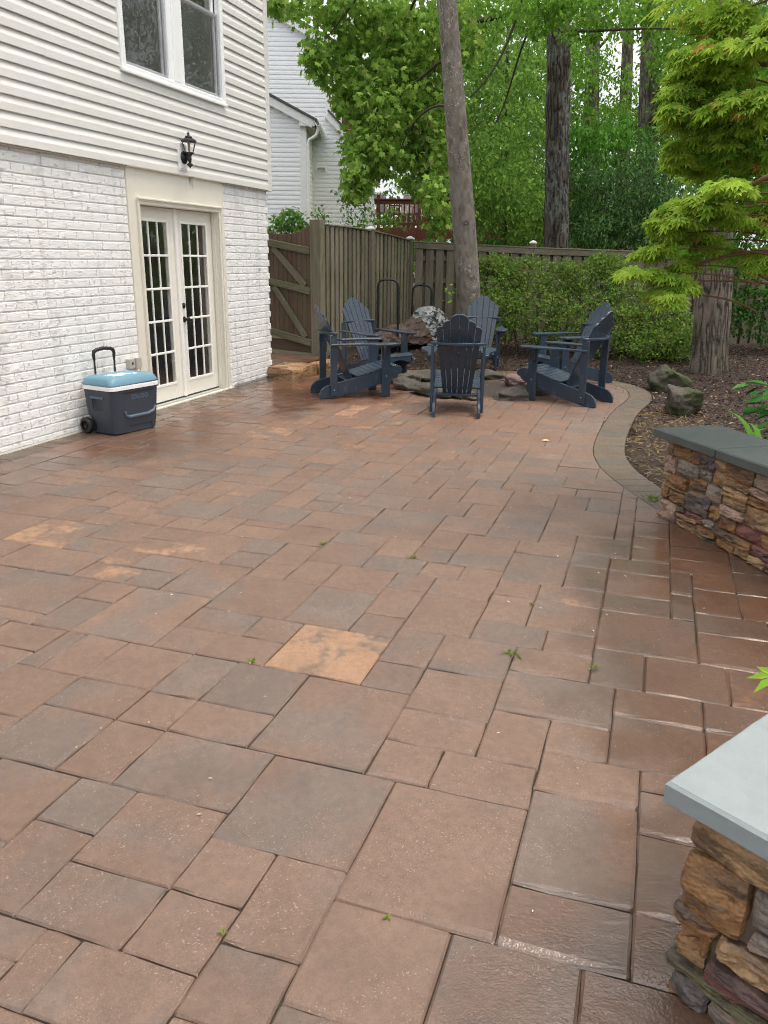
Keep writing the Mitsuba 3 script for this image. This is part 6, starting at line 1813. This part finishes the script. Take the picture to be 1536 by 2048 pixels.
# --- shrub and climber behind the gate
t = thing("gate_shrub", "bright leafy shrub poking over the gate beside the white house", "shrub")
limb(t, [(-5.9, 12.85, 0), (-5.95, 12.8, 1.0), (-5.95, 12.78, 2.1)], 0.02, 0.008, name="stem")
crown(t, [(-5.92, 12.78, 2.12, 0.26, 0.24, 0.25, 420), (-5.7, 12.75, 2.0, 0.2, 0.2, 0.22, 260), (-6.1, 12.8, 1.9, 0.3, 0.25, 0.25, 260)], "oval", 0.080, 8, 0.09, (0.10, 0.24, 0.040), (0.20, 0.38, 0.085), "leaf_bright", vr, droop=0.4, tilt=0.6)
t = thing("climbing_vine", "thin leafy climber rising above the fence before the shaded white wall", "vine")
for P in ([(-5.3, 13.55, 1.2), (-5.35, 13.58, 1.95), (-5.22, 13.6, 2.25), (-5.45, 13.6, 2.62)], [(-5.2, 13.55, 1.2), (-5.1, 13.6, 1.9), (-4.95, 13.65, 2.3), (-5.05, 13.65, 2.68)], [(-5.4, 13.5, 1.5), (-5.62, 13.5, 2.1), (-5.72, 13.5, 2.35)]):
    Q = smooth_curve(P, 30)
    part(t, "stem", tube(Q, np.linspace(0.007, 0.003, 30), 5), "twig")
    L_ = np.repeat(Q[10:], 5, axis=0) + vr.normal(0, 0.055, (100, 3))
    leaf_part(t, "leaves", "oval", L_, vr.normal(size=(100, 3)) + np.array([0, 0, -0.4]), np.array([0, 0, 1.0]) + vr.normal(0, 0.5, (100, 3)), vr.uniform(0.05, 0.085, 100), "leaf_bright", hues(100, (0.10, 0.23, 0.04), (0.19, 0.36, 0.08), vr))

# --- Japanese maple reaching in from the right
t = thing("japanese_maple", "bright yellow green Japanese maple with star shaped leaves reaching in from the right", "tree")
mr = np.random.default_rng(31)
trunk(t, [(1.55, 5.35, 0.0), (1.50, 5.32, 0.5), (1.42, 5.25, 1.0), (1.30, 5.18, 1.5), (1.15, 5.12, 2.0), (0.95, 5.10, 2.6)], [0.085, 0.07, 0.062, 0.05, 0.038, 0.02], "bark_pale", 61, n=16, step=0.08)
for P, a, b in (([(1.40, 5.24, 1.05), (0.95, 4.75, 1.75), (0.62, 4.40, 1.95), (0.40, 4.24, 1.92), (0.33, 4.53, 1.89), (0.18, 4.64, 1.85), (0.0, 4.74, 1.78)], 0.030, 0.004), ([(1.30, 5.18, 1.5), (0.8, 5.1, 2.0), (0.4, 5.2, 2.15), (0.05, 5.4, 2.15)], 0.024, 0.004),
                ([(1.15, 5.12, 2.0), (0.7, 4.9, 2.4), (0.3, 4.85, 2.5), (0.0, 5.05, 2.47)], 0.022, 0.004), ([(1.36, 5.2, 1.2), (0.85, 5.05, 1.55), (0.4, 5.0, 1.6), (0.1, 4.98, 1.5), (-0.05, 4.9, 1.42)], 0.022, 0.003), ([(1.05, 5.1, 2.3), (0.6, 4.8, 2.75), (0.25, 4.85, 2.75)], 0.016, 0.004),
                ([(1.45, 5.28, 0.8), (1.1, 4.2, 1.35), (0.85, 3.2, 1.2), (0.58, 2.45, 0.86), (0.42, 2.08, 0.64)], 0.020, 0.003), ([(0.95, 5.10, 2.6), (0.6, 5.2, 3.1), (0.2, 5.2, 3.3)], 0.016, 0.004), ([(1.2, 5.15, 1.8), (1.9, 5.4, 2.5), (2.6, 5.6, 2.8)], 0.03, 0.006)):
    limb(t, P, a, b, "twig_red", n=6)
pos, alo, upp, siz, tin = [], [], [], [], []


def maple_pad(x, y, z, rx, rz, n, ca, cb, size=0.075, acc=0.0):
    """flat layered pad of leaves, tips drooping outwards"""
    n = int(n * 1.45); a = mr.uniform(0, 2 * np.pi, n); q = np.sqrt(mr.random(n))
    dx, dy = np.cos(a) * q, np.sin(a) * q
    p = np.c_[x + dx * rx, y + dy * rx * 1.25, z + mr.normal(0, rz * 0.42, n) - 0.25 * rx * q ** 2]
    al = np.c_[dx + mr.normal(0, 0.55, n) - 0.35, dy + mr.normal(0, 0.55, n) - 0.25, -0.45 - 0.8 * mr.random(n)]
    u = np.c_[dx * 0.4 + mr.normal(0, 0.3, n) - 0.22, dy * 0.4 + mr.normal(0, 0.3, n) - 0.42, np.ones(n)]
    pos.append(p); alo.append(al); upp.append(u); siz.append(size * 0.82 * mr.uniform(0.45, 1.15, n))
    tin.append(hues(n, ca, cb, mr, 0.18, (0.46, 0.27, 0.08), acc))


for k, (x, y, z, rx, rz) in enumerate(jm):
    hi = k < 16
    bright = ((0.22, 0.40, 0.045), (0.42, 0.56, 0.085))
    for q in range(3 if hi else 2):
        maple_pad(x + mr.normal(0, rx * 0.4), y + mr.normal(0, 0.12), z + mr.normal(0, rz * 0.6), rx * mr.uniform(0.6, 0.9), rz * 0.7, int(34 + 190 * rx), *bright, acc=0.03 if hi else 0.008)
for k in range(64):      # inner and lower crown, its interior shade painted in as darker leaf colour
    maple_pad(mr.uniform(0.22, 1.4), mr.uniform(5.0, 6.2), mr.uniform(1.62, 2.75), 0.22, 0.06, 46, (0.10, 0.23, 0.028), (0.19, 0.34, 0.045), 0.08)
for k in range(40):      # the rest of the crown, to the right of the picture and above it
    maple_pad(mr.uniform(0.75, 2.9), mr.uniform(4.2, 6.6), mr.uniform(1.9, 3.4), 0.32, 0.07, 46, (0.20, 0.37, 0.04), (0.38, 0.52, 0.08), 0.085)
for k in range(14):
    maple_pad(mr.uniform(-0.05, 0.8), mr.uniform(4.8, 5.6), mr.uniform(2.9, 3.4), 0.26, 0.07, 50, (0.22, 0.40, 0.045), (0.42, 0.56, 0.085), 0.08)
for (x, y, z, rx, rz) in jm:      # twigs carrying the sprays
    o_ = np.array([x + 0.55, y + 0.12 + mr.normal(0, .1), z - 0.05 + mr.normal(0, 0.04)])
    limb(t, [o_, (x + 0.25, y + 0.06, z + 0.0), (x + rx * 0.3, y, z - 0.01), (x - rx * 0.8, y - 0.05, z - 0.03)], 0.006, 0.0018, "twig_red", name="twig", n=5)
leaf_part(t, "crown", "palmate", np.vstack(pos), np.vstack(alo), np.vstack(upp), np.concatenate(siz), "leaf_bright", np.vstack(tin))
q_ = np.array([(0.372, 1.985, 0.575), (0.43, 2.09, 0.64), (0.50, 2.2, 0.70), (0.47, 2.12, 0.60), (0.56, 2.35, 0.78)])
leaf_part(t, "low_leaf", "palmate", q_, np.array([(-0.6, -0.5, -0.35), (-0.5, 0.4, -0.3), (-0.3, -0.7, -0.3), (0.4, -0.5, -0.5), (0.3, 0.3, -0.3)]), np.array([(0.1, -0.2, 1.0)] * 5), [0.075, 0.07, 0.075, 0.07, 0.07], "leaf_bright", np.array([(0.24, 0.42, 0.05)] * 5))

# --- planting behind the far wall
pr = np.random.default_rng(8)
for k, (x, y, s, lab) in enumerate(((0.86, 6.75, 0.52, "arching strap leaved plant behind the far wall, at the left"), (1.05, 6.45, 0.55, "arching strap leaved plant behind the far wall, nearest the picture's right edge"))):
    t = thing("strap_leaf_plant", lab, "plant", "plants behind the far wall")
    for q in range(13):
        a = pr.uniform(0, 6.28)
        d = np.array([[math.cos(a), math.sin(a), 0.55 + 0.8 * pr.random()]])
        v, f, _ = leaves("strap", np.array([[x + pr.normal(0, .04), y + pr.normal(0, .04), 0.06]]), d, np.array([[0, 0, 1.0]]), [s * pr.uniform(0.7, 1.2)])
        part(t, "leaf", TM(v, f), "leaf_glossy", color=np.repeat(hues(1, (0.07, 0.19, 0.03), (0.13, 0.27, 0.05), pr), len(v), axis=0))
t = thing("hydrangea_plant", "plant with large ribbed dark green leaves at the right edge behind the far wall", "plant", "plants behind the far wall")
for q in range(3):
    limb(t, [(1.25, 7.9 + 0.1 * q, 0.05), (1.15 + 0.05 * q, 7.85, 0.25), (1.0 + 0.14 * q, 7.7 + 0.1 * q, 0.50)], 0.008, 0.004, name="stem")
for q in range(34):
    a = pr.uniform(0, 6.28)
    rr = pr.uniform(0.08, 0.36)
    c = np.array([[1.22 + rr * math.cos(a), 7.85 + rr * math.sin(a), pr.uniform(0.16, 0.56)]])
    v, f, _ = leaves("broad", c, np.array([[math.cos(a), math.sin(a), -0.35 + pr.normal(0, 0.2)]]), np.array([[0, 0, 1.0]]) + pr.normal(0, 0.2, (1, 3)), [pr.uniform(0.13, 0.20)])
    part(t, "leaf", TM(v * np.array([1, 1, 1]), f), "leaf_glossy", color=np.repeat(hues(1, (0.030, 0.110, 0.024), (0.070, 0.19, 0.045), pr), len(v), axis=0))

# --- small green things in the joints, fallen leaves and petals
WD = [(-1.40, 2.55, 0.030, "tiny weed with round leaves in a joint before the orange paver"), (-1.66, 3.92, 0.035, "tuft of dry moss in a joint near the middle of the patio, left of another"), (-1.127, 3.905, 0.035, "tuft of dry moss in a joint near the middle of the patio, right of another"),
      (-0.421, 3.50, 0.022, "speck of weed in a joint right of the middle of the patio"), (-0.09, 2.98, 0.045, "pale fallen sprig lying near the wet pavers at the right"), (-0.834, 1.321, 0.016, "speck of moss in a joint of the nearest pavers, at the left"), (-0.473, 1.496, 0.016, "speck of moss in a joint of the nearest pavers, in the middle"),
      (0.095, 5.53, 0.11, "tuft of grass blades at the end of the far stone wall"), (-0.43, 2.97, 0.06, "dry grass tuft in a joint right of the orange paver")]
for x, y, s, lab in WD:
    n = 14
    a = pr.uniform(0, 6.28, n)
    kind = "lance" if s > 0.04 else "oval"
    v, f, k_ = leaves(kind, np.c_[x + pr.normal(0, s * .25, n), y + pr.normal(0, s * .25, n), np.full(n, 0.004)], np.c_[np.cos(a), np.sin(a), pr.uniform(0.1, 1.0, n)], np.c_[pr.normal(0, .3, (n, 2)), np.ones(n)], s * 0.62 * pr.uniform(0.6, 1.2, n))
    single("joint_weed", TM(v, f), "leaf", lab, "weed", "weeds in the paver joints", color=np.repeat(hues(n, (0.10, 0.17, 0.03), (0.26, 0.30, 0.09), pr), k_, axis=0))
n = 260
x = pr.uniform(-4.8, 0.4, n); y = 1.6 + 10 * pr.random(n) ** 1.2
ok = shapely.contains_xy(PATIO, x, y)
x, y = x[ok], y[ok]; n = len(x)
a = pr.uniform(0, 6.28, n)
v, f, k_ = leaves("oval", np.c_[x, y, np.full(n, 0.005)], np.c_[np.cos(a), np.sin(a), pr.normal(0, .1, n)], np.c_[pr.normal(0, .2, (n, 2)), np.ones(n)], pr.uniform(0.006, 0.018, n))
key = part(None, "fallen_litter", TM(v, f), "chips", color=np.repeat(hues(n, (0.30, 0.22, 0.12), (0.55, 0.50, 0.38), pr, 0.4), k_, axis=0))
labels[key] = {"label": "scattered petals, seeds and bits of bark lying on the pavers", "category": "litter", "kind": "stuff"}
v, f, k_ = leaves("oval", np.array([[-0.877, 7.12, 0.006]]), np.array([[1, 0.3, 0.05]]), np.array([[0, -0.2, 1.0]]), [0.075])
single("fallen_leaf", TM(v, f), "chips", "single pale yellow leaf lying on the pavers before the right hand chairs", "leaf", color=np.repeat([[0.62, 0.50, 0.22]], k_, axis=0))
